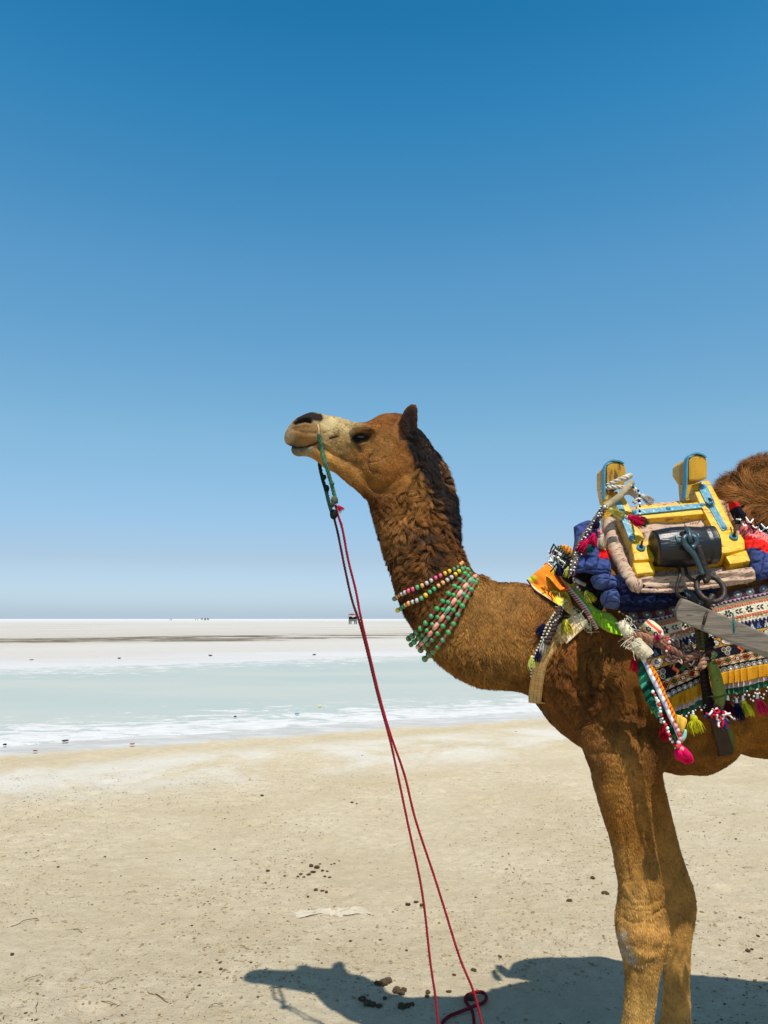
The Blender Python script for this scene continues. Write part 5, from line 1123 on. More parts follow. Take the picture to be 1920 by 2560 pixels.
def embroid(x, s, v):
    c = np.zeros(x.shape + (3,)); c[:] = lin((40, 26, 34)); Hn = np.zeros(x.shape)
    def band(a, b): return (s >= a) & (s < b)
    def disc(x0, per, s0, r): X_ = ((x - x0) % per) - per / 2; return np.hypot(X_, v - s0 * .25) , X_
    def put(m_, col, h=0): c[m_] = lin(col); Hn[m_] = h
    m_ = band(0, .11); put(m_, (74, 46, 52)); d, _ = disc(0, .036, .06, 0); put(m_ & (d < .0115), (120, 100, 96), .001); put(m_ & (d < .0085), (70, 92, 92), .001); put(m_ & (d < .0035), (180, 190, 190), .0015)
    m_ = band(.11, .145); put(m_, (60, 44, 60)); put(m_ & (np.abs(((x / .012) % 1) - .5 - (s - .1275) * 12 * np.sign(np.sin(x / .012 * 6.28))) < .28), (176, 140, 160), .002)
    m_ = band(.145, .185); put(m_, (128, 116, 82)); put(m_ & (((x * 400).astype(int) + (v * 500).astype(int)) % 2 == 0), (150, 138, 100))
    m_ = band(.185, .215); put(m_, (196, 88, 58), .001); put(m_ & (np.sin(x * 900) > .6), (226, 140, 100))
    m_ = band(.215, .325); put(m_, (222, 208, 172)); per = .062; X_ = (x % per) - per / 2; Y_ = v - .27 * .25
    for k in range(6):
        a = k * math.pi / 3; cx, cy = .0075 * math.cos(a), .0075 * math.sin(a); dx, dy = X_ + .012 - cx, Y_ - cy; r_ = dx * math.cos(a) + dy * math.sin(a); t_ = -dx * math.sin(a) + dy * math.cos(a); put(m_ & ((r_ / .0046) ** 2 + (t_ / .0030) ** 2 < 1), (22, 18, 24), .001)
    for sx_ in (.014, .0235):
        for sy_ in (-1, 1):
            dx, dy = X_ - sx_, Y_ - sy_ * .0042; r_ = dx * .8 + dy * .6 * sy_; t_ = -dx * .6 * sy_ + dy * .8; put(m_ & ((r_ / .0052) ** 2 + (t_ / .0022) ** 2 < 1), (26, 20, 28), .001)
    m_ = band(.325, .362); put(m_, (204, 92, 60), .001); put(m_ & (np.sin(x * 800) > .7), (232, 150, 104))
    m_ = band(.362, .40); put(m_, (170, 152, 96)); put(m_ & (np.sin(x * 520) > 0), (222, 206, 150))
    m_ = band(.40, .445); put(m_, (46, 34, 58)); put(m_ & (np.abs(((x / .011) % 1) - .5 - (s - .4225) * 11 * np.sign(np.sin(x / .011 * 6.28))) < .26), (206, 190, 200), .002)
    m_ = band(.445, .54); put(m_, (30, 34, 62)); per = .021; X_ = (x % per) - per / 2; k_ = (x / per).astype(int) % 3; yy = (s - .455) / .075
    fan = m_ & (np.abs(X_) < .0015 + .0065 * np.clip(yy, 0, 1)) & (yy > 0) & (yy < 1) & (np.sin(X_ / (.002 + .004 * np.clip(yy, 0, 1)) * 5) > -.5)
    put(fan & (k_ == 0), (222, 218, 205), .001); put(fan & (k_ == 1), (92, 128, 178), .001); put(fan & (k_ == 2), (200, 196, 180), .001)
    m_ = band(.54, .665); put(m_, (218, 204, 176)); per = .044; X_ = (x % per) - per / 2; Y_ = v - .60 * .25
    e = (X_ / .020) ** 2 + (Y_ / .0125) ** 2; put(m_ & (e > 1), (210, 150, 34)); put(m_ & (np.abs(e - 1) < .13), (30, 26, 44), .001); d = np.hypot(X_, Y_)
    put(m_ & (d < .0085), (190, 170, 186), .001); put(m_ & (d < .0062), (90, 44, 84)); put(m_ & (d < .0040), (120, 150, 150), .001)
    m_ = band(.665, .80); put(m_, (30, 27, 40)); per = .105; X_ = (x % per) - per / 2; Y_ = v - .735 * .25
    for cx in (-.040, -.026, -.033):
        cy = -.006 if cx != -.033 else .006; d = np.hypot(X_ - cx, Y_ - cy); put(m_ & (d < .0078), (186, 178, 160), .001); put(m_ & (d < .0050), (24, 22, 30)); put(m_ & (d < .0028), (140, 132, 120), .001)
    pa = (np.abs(X_ - .012 - .004 * np.sin(Y_ * 260)) < .0075 * np.clip(1.2 - np.abs(Y_) / .016, 0, 1)); put(m_ & pa, (206, 70, 36), .001); put(m_ & (np.abs(X_ - .012 - .004 * np.sin(Y_ * 260)) < .002) & pa, (232, 150, 50))
    pg = (np.abs(X_ - .036 + .5 * Y_) < .010 * np.clip(1.1 - np.abs(Y_ - .004) / .010, 0, 1)); put(m_ & pg, (44, 106, 66), .001)
    m_ = band(.80, .905); put(m_, (212, 192, 160)); per = .030; X_ = (x % per) - per / 2; Y_ = v - .8525 * .25; k_ = (x / per).astype(int) % 3
    dm = np.abs(X_) / .0135 + np.abs(Y_) / .0105; put(m_ & (dm < 1.35), (212, 132, 30)); put(m_ & (np.abs(dm - 1.35) < .12), (34, 28, 44)); put(m_ & (dm < .85), (34, 28, 44))
    d = np.hypot(X_, Y_); put(m_ & (d < .0050) & (k_ == 0), (170, 40, 44), .001); put(m_ & (d < .0050) & (k_ == 1), (60, 108, 80), .001); put(m_ & (d < .0050) & (k_ == 2), (230, 226, 216), .001); put(m_ & (d < .0022), (36, 30, 40))
    m_ = band(.905, .925); put(m_, (24, 20, 28))
    m_ = band(.925, 1.01); put(m_, (28, 24, 32)); d, _ = disc(0, .0195, .963, 0); put(m_ & (d < .0090), (176, 166, 148), .002); put(m_ & (d < .0062), (120, 108, 92)); put(m_ & (d < .0040), (230, 228, 220), .001)
    return c, Hn
cb, hb_ = embroid(xm, SS, vm); P3 = Gb.reshape(-1, 3)
cb *= (1 + .25 * fbm(P3, 70, 111, 3).reshape(SS.shape))[..., None]; cb = cb * .85 + .15 * cb.mean(2, keepdims=True)
Gb[..., 1] -= hb_ * 1.2; Gb[..., 1] += .0012 * vnoise(P3, 300, 4).reshape(SS.shape)
sheet('embroidered_cloth', Gb, M['cloth'], eb, .004, cb)
def frill(name, s0, s1, offy, col, amp, fr, off):              # s in px below the embroidered edge
    n_ = 620; t_ = np.linspace(0, 1, n_); b_ = lineat(BOTL, t_); rows_ = 10; yb = blY(t_, np.ones(n_)); L = np.r_[0, np.cumsum(np.linalg.norm(np.diff(b_, axis=0), axis=1))]
    nz = vnoise(np.column_stack([t_ * 40, t_ * 0, t_ * 0]), 1, 3)
    Gd = np.zeros((n_, rows_, 3)); C = np.zeros((n_, rows_, 3))
    for j in range(rows_):
        s = j / (rows_ - 1); a = amp * (.35 + .65 * s); ph = L * fr + 2.2 * nz
        pxs = b_ + np.column_stack([2.2 * np.cos(ph) * s + L * 0, s0 + (s1 - s0) * s + 2.0 * nz * s])
        # the side that hangs free swings a little forward
        Gd[:, j] = PV_(pxs, yb - off - .006 * s * (s1 > 30) - a * np.sin(ph)); C[:, j] = lin(col) * (1 - .18 * (np.sin(ph) < -.75))[:, None]
    return sheet(name, Gd, M['cloth'], eb, .0015, C * (1 + .12 * fbm(Gd.reshape(-1, 3), 60, 5, 2).reshape(n_, rows_))[..., None])
frill('green_frill', 18, 58, 0, (64, 116, 88), .005, .42, .016); frill('white_frill', 10, 42, 0, (205, 185, 180), .005, .42, .022); frill('yellow_frill', -2, 31, 0, (206, 146, 34), .006, .34, .028)
edge = lambda a: (a, float(np.interp(a, BOTL[:, 0], BOTL[:, 1])) + 58)
for a0 in range(1815, 2060, 26):                                # bead fringe in zigzags
    pts = [P(*edge(a0), 2.185), P(a0 + 8, edge(a0)[1] + 16, 2.183), P(a0 + 13, edge(a0)[1] + 26, 2.182), P(a0 + 18, edge(a0)[1] + 15, 2.183), P(*edge(a0 + 26), 2.185)]
    bead_string(eb, pts, .0030, .0125, name='bead_fringe')
for a0 in (1705, 1722, 1748): bead_string(eb, [P(*edge(a0), 2.19), P(a0 + 6, edge(a0)[1] + 7, 2.185), P(a0 + 16, edge(a0 + 16)[1] + 2, 2.19)], .0030, .010, name='bead_fringe')
TS = [(1733, 1790, 1742, 1832, 42, (200, 196, 40)), (1820, 1752, 1822, 1796, 30, (84, 16, 26)), (1842, 1758, 1848, 1802, 28, (26, 26, 62)), (1858, 1752, 1874, 1791, 28, (212, 205, 50)), (1894, 1746, 1912, 1786, 24, (222, 40, 88)), (1932, 1738, 1940, 1780, 26, (210, 205, 60)), (1965, 1730, 1972, 1774, 26, (30, 30, 66)), (2000, 1726, 2006, 1768, 26, (214, 36, 80))]
for a, b, c_, d_, w_, col in TS:
    mb = MB(); tp_ = P(a, b, 2.165)
    for k in range(3): mb.add(*sphere_vf(tp_ + np.array([0, 0, .012 - .006 * k]), .0035 + .0008 * k, 7, 5), c=lin((235, 230, 225)))
    tasselpx(eb, (a, b), (c_, d_), w_, col, Y=2.165, n=70); mb.build('tassel_bead', M['thread'], eb)
tasselpx(eb, (1834, 1776), (1842, 1800), 18, (225, 190, 185), Y=2.175, n=40)

# ------------------------------------------------------------------ ropes, wrapped straps, girth
br = thing('brown_rope', P(1680, 1640, 2.15), 'thick brown three-strand rope looped in front of the blanket and knotted by the green strap', 'rope')
RBN = (150, 108, 84)
def rp(pts, Y, r=.010, col=RBN, name='rope_run'): return cols_rope(name, [P(a, b, Y + (random.uniform(-.004, .004))) for a, b in pts], r, col, br, pitch=.045, k=7)
rp([(1584, 1622), (1572, 1608), (1572, 1594), (1588, 1588), (1612, 1592), (1628, 1600), (1650, 1602), (1668, 1606)], 2.165, .0115)
rp([(1640, 1606), (1658, 1616), (1672, 1622), (1690, 1628), (1712, 1640), (1732, 1642), (1752, 1636)], 2.158, .0105, (128, 92, 76))
rp([(1778, 1626), (1770, 1640), (1760, 1654), (1754, 1668)], 2.135, .0115, (176, 136, 108)); rp([(1715, 1648), (1730, 1640), (1742, 1632), (1756, 1640), (1768, 1652)], 2.15, .0095, (140, 100, 80))
rp([(1672, 1610), (1662, 1628), (1672, 1640), (1690, 1642), (1708, 1632)], 2.163, .008, (110, 82, 72)); rp([(1700, 1648), (1716, 1660), (1736, 1658), (1752, 1650)], 2.168, .009, (96, 74, 64))
mb = MB()
for q in range(46):                                             # tangle of thin cords
    a, b = random.uniform(1655, 1760), 0; b = 1600 + (a - 1655) * .45 + random.uniform(-10, 22); p = [P(a, b, 2.16)]
    for _ in range(3): p.append(p[-1] + RNG.normal(0, .012, 3) * [1, .4, 1])
    v, f = tube_vf(catmull(p, 5), .0022, 4); mb.add(v, f, lin([(110, 80, 72), (150, 120, 100), (70, 50, 48), (190, 170, 150)][q % 4]))
mb.build('tangled_cord', M['thread'], br)
kn = thing('cloth_binding', P(1600, 1640, 2.17), 'frayed cream cloth binding at the joint of the green lining, brown rope and ribbon', 'binding')
fat('cream_binding', [P(1555, 1560, 2.20), P(1564, 1572, 2.18), P(1574, 1588, 2.175)], .014, .018, (205, 195, 165), kn)
fat('cream_binding', [P(1586, 1606, 2.165), P(1598, 1620, 2.155), P(1612, 1632, 2.15), P(1618, 1640, 2.15)], .022, .021, (200, 185, 155), kn)
mb = MB()
for q in range(50):
    c = [P(1568, 1570, 2.165), P(1590, 1622, 2.135)][q % 2]; p = [c + RNG.normal(0, .010, 3) * [1, .5, 1]]; p.append(p[0] + RNG.normal(0, .012, 3)); p.append(p[1] + RNG.normal(0, .008, 3) + [0, 0, -.006])
    v, f = tube_vf(catmull(p, 4), .0011, 3); mb.add(v, f, lin((220, 212, 190)))
mb.build('frayed_threads', M['thread'], kn)
pw_ = thing('floral_cloth', P(1660, 1590, 2.17), 'white floral cloth wrapped round a cord with red tufts, lying against the blanket front', 'cord')
Gd, sl, PX = strip_grid([(1612, 1556), (1622, 1566), (1640, 1580), (1652, 1596)], [34, 36, 34, 28], .045, nc=40, crown=.02, step=1)
c = gcol(Gd, (222, 208, 175)); t_ = np.linspace(0, 1, 40)[None] + 0 * sl[:, None]; s_g = sl[:, None] + 0 * t_; c[(t_ > .22) & (t_ < .40)] = lin((205, 90, 66)); c[(t_ > .9)] = lin((200, 80, 60))
for (sx_, tx_) in ((.02, .66), (.045, .62), (.07, .68)):
    for k in range(6): a = k * 1.047; c[np.hypot((s_g - sx_ - .0055 * math.cos(a)), (t_ - tx_) * .045 - .0055 * math.sin(a)) < .0028] = lin((24, 20, 26))
sheet('cloth_roll', Gd, M['cloth'], pw_, .006, c)
tasselpx(pw_, (1552, 1574 - 18), (1566, 1576), 20, (190, 22, 48), Y=2.20, n=50); tasselpx(pw_, (1566, 1560), (1598, 1588), 26, (24, 36, 84), Y=2.185, n=80); tasselpx(pw_, (1636, 1590), (1652, 1596), 18, (206, 24, 96), Y=2.15)
bead_string(pw_, [P(a, b, 2.135) for a, b in ((1648, 1580), (1660, 1592), (1672, 1604), (1676, 1618), (1666, 1628))], .005, .010, ((210, 80, 80), (225, 200, 190), (160, 100, 90)))
bead_string(pw_, [P(a, b, 2.18) for a, b in ((1548, 1530), (1575, 1548), (1596, 1566), (1612, 1590))], .004, .012, ((150, 130, 60), (60, 60, 50)))

# long hanging ribbon garland
gl = thing('ribbon_garland', P(1700, 1870, 2.15), 'long pleated green, white and orange ribbon garland ending in a bright pink tulip-shaped tuft', 'garland')
GC = [(1604, 1640), (1626, 1690), (1650, 1740), (1672, 1790), (1690, 1830), (1702, 1862)]
def garl(name, offs, w_, cols_, amp, fr, Yd, seed):
    pts = catmull(np.array(GC, float), 40); T = np.gradient(pts, axis=0); T /= np.linalg.norm(T, axis=1)[:, None]; N = np.column_stack([-T[:, 1], T[:, 0]]); n_ = len(pts); nc = 16
    L = np.r_[0, np.cumsum(np.linalg.norm(np.diff(pts, axis=0), axis=1))]; t = L / L[-1]; w = np.interp(t, np.linspace(0, 1, len(w_)), w_); o_ = np.interp(t, [0, .5, 1], offs); Gd = np.zeros((n_, nc, 3)); C = np.zeros((n_, nc, 3))
    for j in range(nc):
        s = j / (nc - 1); ph = L * fr + s * 1.6 + seed; sk_ = .45 * (s - .3)
        q = pts + N * (o_ + w * s)[:, None] + T * (w * sk_)[:, None] + T * (2.2 * np.sin(ph) * s)[:, None]
        Gd[:, j] = PV_(q, np.full(n_, 2.15 + Yd) - amp * np.sin(ph) * (.25 + .75 * s) - .018 * s * (1 - s)); col = np.array([lin(cols_[int(k) % len(cols_)]) for k in (L * fr / 6.283)]); C[:, j] = col * (1 - .25 * (np.sin(ph) < -.8))[:, None]
    return sheet(name, Gd, M['cloth'], gl, .0015, C)
garl('green_ribbon', (-2, 0, 0), (14, 34, 38, 30, 16, 5), [(24, 84, 62), (30, 96, 72), (60, 140, 112), (20, 70, 54)], .007, .30, .012, 0)
garl('orange_ribbon', (2, 0, 0), (-8, -20, -16, -18, -8), [(226, 130, 26), (214, 120, 24)], .006, .55, .004, 1)
garl('white_ribbon', (4, 3, 2), (-11, -12, -12, -10, -5), [(214, 208, 214), (176, 168, 190), (226, 222, 222)], .0045, .34, -.004, 2)
pillow('yellow_rag', [(1690, 1786), (1702, 1790), (1715, 1800), (1713, 1815), (1706, 1830), (1696, 1822), (1690, 1806)], lambda a, b: 2.13, M['cloth'], gl, .012, colf=lambda UV: np.broadcast_to(lin((240, 190, 80)), (len(UV), 3)), disp=lambda a, b: .003 * math.sin(a * .5), rings=10)
pillow('mint_rag', [(1708, 1822), (1716, 1826), (1714, 1846), (1704, 1856), (1700, 1846)], lambda a, b: 2.14, M['cloth'], gl, .008, colf=lambda UV: np.broadcast_to(lin((150, 200, 180)), (len(UV), 3)), rings=8)
bead_string(gl, [P(a, b, 2.14) for a, b in ((1632, 1730), (1648, 1760), (1654, 1790), (1668, 1818), (1676, 1845), (1690, 1870))], .0048, .0095, ((238, 235, 230), (200, 60, 60), (238, 235, 230)))
bead_string(gl, [P(a, b, 2.12) for a, b in ((1690, 1815), (1697, 1830), (1700, 1848), (1694, 1866), (1704, 1872))], .0062, .011, ((220, 150, 150), (225, 190, 200), (200, 70, 60)))
bead_string(gl, [P(a, b, 2.15) for a, b in ((1638, 1742), (1645, 1765), (1650, 1785), (1652, 1805))], .0040, .009)
mb = MB(); T0 = P(1700, 1862, 2.14)
for q in range(9):
    a = q * .7; e = P(1722 + 12 * math.cos(a), 1904 + 7 * math.sin(a), 2.14 + .014 * math.sin(a)); md = P(1707 + 15 * math.cos(a), 1886 + 5 * math.sin(a), 2.14 + .022 * math.sin(a)); pts = catmull([T0, md, e], 7); r = .0068 * np.sin(np.linspace(.35, 3.0, len(pts))) + .0008
    v, f = tube_vf(pts, r, 8); mb.add(v, f, lin((222, 16, 88)) * random.uniform(.75, 1.15))
mb.build('pink_tulip_tuft', M['cloth'], gl)
tasselpx(gl, (1586, 1643), (1587, 1678), 22, (196, 22, 44), Y=2.17, n=90); tasselpx(gl, (1660, 1812), (1662, 1852), 24, (180, 18, 42), Y=2.165, n=90); tasselpx(gl, (1633, 1752), (1633, 1784), 14, (190, 190, 50), Y=2.17); tasselpx(gl, (1664, 1762), (1668, 1812), 18, (150, 26, 34), Y=2.16, n=70)

# green wrapped strap, dark strap and leather girth
gs_ = thing('wrapped_strap', P(1806, 1780, 2.15), 'olive green cloth-wrapped strap hanging down over the blanket, its loose end below', 'strap')
Gd, sl, PX = strip_grid([(1776, 1648), (1786, 1680), (1796, 1720), (1804, 1752), (1808, 1774)], [26, 30, 32, 34, 26], .075, nc=18, crown=.020, step=2, mind=2.26)
n_ = fbm(Gd.reshape(-1, 3), 40, 5, 3).reshape(Gd.shape[:2]); c = gcol(Gd, (120, 130, 62)) * (1 + .25 * n_)[..., None]; sm_ = (np.sin(sl * 130)[:, None] + .5 * n_) > .93; c[sm_] *= .5; Gd[..., 1] += .004 * sm_ + .004 * n_; sheet('cloth_wrap', Gd, M['cloth'], gs_, .02, c)
Gd, sl, PX = strip_grid([(1810, 1786), (1818, 1800), (1826, 1830), (1833, 1855), (1836, 1876)], [12, 15, 13, 9, 3], .03, nc=10, crown=.006, step=3, default=2.22, mind=2.23); sheet('loose_end', Gd, M['cloth'], gs_, .004, gcol(Gd, (96, 100, 50)) * (1 + .25 * vnoise(Gd.reshape(-1, 3), 90, 5).reshape(Gd.shape[:2]))[..., None])
ds_ = thing('dark_strap', P(1768, 1790, 2.17), 'dark braided leather strap hanging beside the green wrapped strap', 'strap')
Gd, sl, PX = strip_grid([(1758, 1660), (1762, 1700), (1768, 1740), (1772, 1786)], [20, 24, 26, 26], .062, nc=12, crown=.01, step=2, mind=2.27); c = gcol(Gd, (44, 32, 30)); c[np.sin(sl * 500) > .2] *= .5; sheet('strap_band', Gd, M['cloth'], ds_, .01, c)
mb = MB()
for q in range(34):
    a = random.uniform(1780, 1812); b = 1776 + random.uniform(-6, 26); p = [P(a, b, 2.15)]
    for _ in range(2): p.append(p[-1] + RNG.normal(0, .010, 3) * [1, .4, 1] + [0, 0, -.006])
    v, f = tube_vf(catmull(p, 4), .003, 5); mb.add(v, f, lin([(200, 30, 50), (34, 54, 120), (225, 215, 210), (60, 30, 40), (196, 40, 50)][q % 5]))
mb.build('coloured_rags', M['thread'], ds_)
gi_ = thing('girth_strap', P(1810, 1885, 2.3), 'wide dark brown leather girth passing under the belly behind the chest', 'girth')
Gd, sl, PX = strip_grid([(1788, 1760), (1796, 1800), (1805, 1840), (1813, 1868), (1816, 1888)], [44, 40, 38, 36, 34], .010, nc=12, step=3, smooth=4); sheet('girth_band', Gd, M['leather'], gi_, .006, gcol(Gd, (50, 30, 20)))
und = np.array([Gd[-1] + np.array([0, dy, dz]) for dy, dz in ((0, 0), (.05, -.012), (.13, -.016), (.22, -.004))]); und = catmull(und.reshape(4, -1), 3).reshape(-1, Gd.shape[1], 3); sheet('girth_band', und, M['leather'], gi_, .006, gcol(und, (50, 30, 20)))
ol = thing('olive_strap', P(1750, 1630, 2.13), 'short olive braided strap tied under the grey plank', 'strap')
for q in range(3): cols_rope('braid', [P(1742 + q * 9, 1555, 2.15), P(1745 + q * 9, 1590, 2.145), P(1750 + q * 7, 1624, 2.14)], .0085, [(70, 62, 40), (92, 84, 54), (60, 54, 36)][q], ol, pitch=.03, k=6)
cols_rope('binding', [P(1776, 1596, 2.14), P(1780, 1612, 2.12), P(1770, 1630, 2.12), P(1772, 1645, 2.13), P(1764, 1655, 2.13)], .009, (40, 30, 28), ol)

# wooden shaft of the cart
sh = thing('cart_shaft', P(1900, 1640, 1.98), 'grey weathered wooden plank shaft slanting down to the right, hung by the ring', 'plank')
def YP(a): return 2.12 - (a - 1700) * .00035
bm = bmesh.new(); A_ = [(1690, 1530), (1706, 1498), (1722, 1502), (1830, 1548), (1922, 1588), (2300, 1748), (2300, 1815), (1922, 1648), (1800, 1596), (1742, 1572), (1692, 1550)]
o = slab('plank', A_, lambda a, b: YP(a), M['plank'], sh, (.25, .95, .1), .055, .004, seg=2)
v, f = tube_vf(np.array([P(1758, 1562, 2.085), P(1762, 1545, 2.084), P(1768, 1530, 2.09)]), .004, 6); mk('rusty_nail', v, f, M['iron'], sh)
v, f = sphere_vf(P(1776, 1534, 2.12), .008, 8, 6, (1, .6, 1)); mk('rusty_nail', v, f, M['iron'], sh)
cols_rope('teal_binding', [P(1832, 1534, 2.10), P(1834, 1548, 2.075), P(1836, 1566, 2.07), P(1834, 1584, 2.075)], .003, (60, 110, 105), sh)
df = thing('dark_cloth', P(1455, 1470, 2.34), 'dark green and maroon cloth stuffed between the green collar lining and the indigo quilt', 'cloth')
pillow('cloth_fold', [(1422, 1424), (1440, 1420), (1480, 1432), (1500, 1450), (1512, 1500), (1500, 1530), (1470, 1500), (1440, 1465), (1428, 1440)], lambda a, b: 2.36 + (b - 1470) * -.0004, M['cloth'], df, .03, colf=lambda UV: np.where((np.sin(UV[:, 0] * .13 + UV[:, 1] * .2) > .1)[:, None], lin((26, 44, 36)), lin((62, 26, 32))) * (1 + .4 * vnoise(np.column_stack([UV, UV[:, 0] * 0]), .2, 3))[:, None], disp=lambda a, b: .008 * math.sin(a * .22 + b * .3), rings=22)
tasselpx(df, (1464, 1478), (1482, 1506), 26, (196, 196, 72), Y=2.30, n=60); bead_string(df, [P(a, b, 2.32) for a, b in ((1430, 1430), (1436, 1450), (1446, 1470), (1462, 1486))], .0036, .010, ((190, 160, 150), (120, 100, 90), (230, 225, 220)))
fat('grey_cord', [P(1436, 1448, 2.33), P(1450, 1456, 2.315), P(1464, 1462, 2.315)], .007, .006, (150, 140, 135), df)

# ------------------------------------------------------------------ things lying on the ground
def rough_stone(r, seed, flat=.6, sub=1):
    bm = bmesh.new(); bmesh.ops.create_icosphere(bm, subdivisions=sub, radius=r); rr = random.Random(seed)
    for v in bm.verts: v.co *= rr.uniform(.65, 1.25); v.co.z *= flat
    V = np.array([v.co[:] for v in bm.verts]); bm.verts.index_update(); Fc = [tuple(v.index for v in f.verts) for f in bm.faces]; bm.free(); return V, Fc
M['dung'] = mat('dry_dung', (.085, .058, .032), .95, 1, 120, .4, 60, spec=.1); M['clod'] = mat('sand_clod', (.33, .26, .17), .95, 1, 120, .2, 60, spec=.1)
M['twig'] = mat('dry_twig', (.17, .11, .06), .9, .5, 100, .3, 40); M['straw'] = mat('pale_straw', (.45, .36, .22), .9, .5, 100, .2, 40)
M['salt'] = mat('salt_crust', (.50, .44, .34), .9, 1, 60, .15, 30)
base_ = []
for k in range(4):
    v, f = rough_stone(.0165, k + 5, .6, 3); me = bpy.data.meshes.new('dung_lump'); me.from_pydata([tuple(q) for q in v], [], f); me.materials.append(M['dung']); base_.append(me)
def lump(px, py, s, label, grp, name='dung_lump', cat='dung', z=0):
    g = G(px, py); o = bpy.data.objects.new(name, random.choice(base_)); COL.objects.link(o); o.location = (g[0], g[1], gz(g[0], g[1]) + .006 * s + z); o.scale = (s * random.uniform(.8, 1.3), s * random.uniform(.8, 1.2), s * random.uniform(.6, 1)); o.rotation_euler = (0, 0, random.uniform(0, 6)); tag(o, label, cat, grp); return o
for a, b, s in [(778, 2166, 1.0), (792, 2170, 1.15), (783, 2180, .9), (772, 2186, .7), (745, 2190, .6), (752, 2184, .6), (760, 2192, .5), (806, 2176, .7), (818, 2178, .55), (812, 2190, .6), (824, 2192, .55), (800, 2160, .45), (836, 2158, .5), (670, 2178, .7), (712, 2190, .55), (664, 2208, .45), (790, 2224, .8), (806, 2226, .6), (816, 2230, .6), (770, 2240, .5), (848, 2150, .4), (828, 2160, .45)]:
    lump(a, b, s, 'brown dung lump in the broken heap left of the two red ropes', 'dung lumps in the broken heap')
for a, b, s in [(958, 2460, 1.5), (970, 2456, 1.3), (946, 2462, 1.2), (992, 2478, 1.3), (1004, 2484, 1.1), (1010, 2476, .9), (905, 2500, 1.1), (920, 2508, 1.2), (932, 2512, 1.0), (948, 2516, .9), (1004, 2518, 1.2), (1018, 2516, 1.1), (1030, 2512, .8), (1070, 2484, .9), (1068, 2494, .8), (962, 2497, .8), (1122, 2480, .7), (1176, 2500, 1.6)]:
    lump(a, b, s * .85, 'dark dung lump lying in the camel shadow by the rope loop', 'dung lumps in the camel shadow')
for a, b, s in [(1482, 2198, 1.0), (1514, 2238, 1.1), (1424, 2256, .9), (1020, 2262, .9), (1040, 2258, .8), (1056, 2266, .9), (876, 2350, .5), (1016, 2372, .4), (1185, 2425, .7), (1135, 2436, .5), (1250, 2392, .6), (145, 2176, .5), (552, 2425, .55), (500, 2430, .5), (65, 2140, .4), (95, 2132, .4), (262, 2146, .5), (536, 2123, .5), (366, 2150, .4), (450, 2150, .4), (30, 2388, .6), (880, 2005, .9), (892, 2008, .6), (655, 1990, .9), (905, 1888, .5), (1290, 1830, .6), (1850, 2290, .5), (1895, 2340, .5), (1870, 2380, .8), (1880, 2376, .5), (1600 + 240, 2100, .5), (1800, 2060, .5)]:
    lump(a, b, s, 'single dark dung pellet lying alone on the open sand', 'scattered single dung pellets')
def twig(px, py, L_, ang, m, label, grp):
    g = G(px, py); p = []; x, y = g[0] - math.cos(ang) * L_ / 2, g[1] - math.sin(ang) * L_ / 2
    for k in range(5): p.append([x + math.cos(ang) * L_ * k / 4 + random.uniform(-.1, .1) * L_ * .4, y + math.sin(ang) * L_ * k / 4 + random.uniform(-.1, .1) * L_ * .4, 0]); p[-1][2] = gz(*p[-1][:2]) + .003 + .012 * math.sin(k * .8) * random.random()
    v, f = tube_vf(catmull(np.array(p), 3), .0009 + L_ * .008, 5); o = mk('dry_twig', v, f, m); tag(o, label, 'twig', grp)
for i, (a, b, L_, an) in enumerate([(590, 2210, .07, -.2), (612, 2374, .07, -.7), (360, 2220, .05, .2), (190, 2247, .08, .6), (235, 2172, .05, .5), (60, 2310, .14, .8), (185, 2325, .09, .2), (195, 2328, .07, -.6), (85, 2448, .08, .6), (58, 2472, .07, 1.2), (92, 2520, .09, -1.1), (275, 2505, .09, -.4), (390, 2490, .12, -.6), (405, 2498, .11, -.8), (280, 2450, .07, 1.0), (480, 2450, .05, .6), (560, 2272, .05, .9), (1370, 2215, .05, -.2), (608, 2394, .03, -.2), (330, 2235, .05, .2), (1640, 2210, .05, .1), (1790, 2040, .12, .1), (1870, 2170, .06, .1), (1310, 2210, .07, 1.0), (230, 2425, .06, .4), (540, 2520, .06, .2), (690, 2470, .06, .3)]):
    twig(a, b, L_, an, M['twig'] if i % 3 else M['straw'], 'dry brown twig or straw lying flat on the sand', 'dry twigs and straws strewn on the sand')
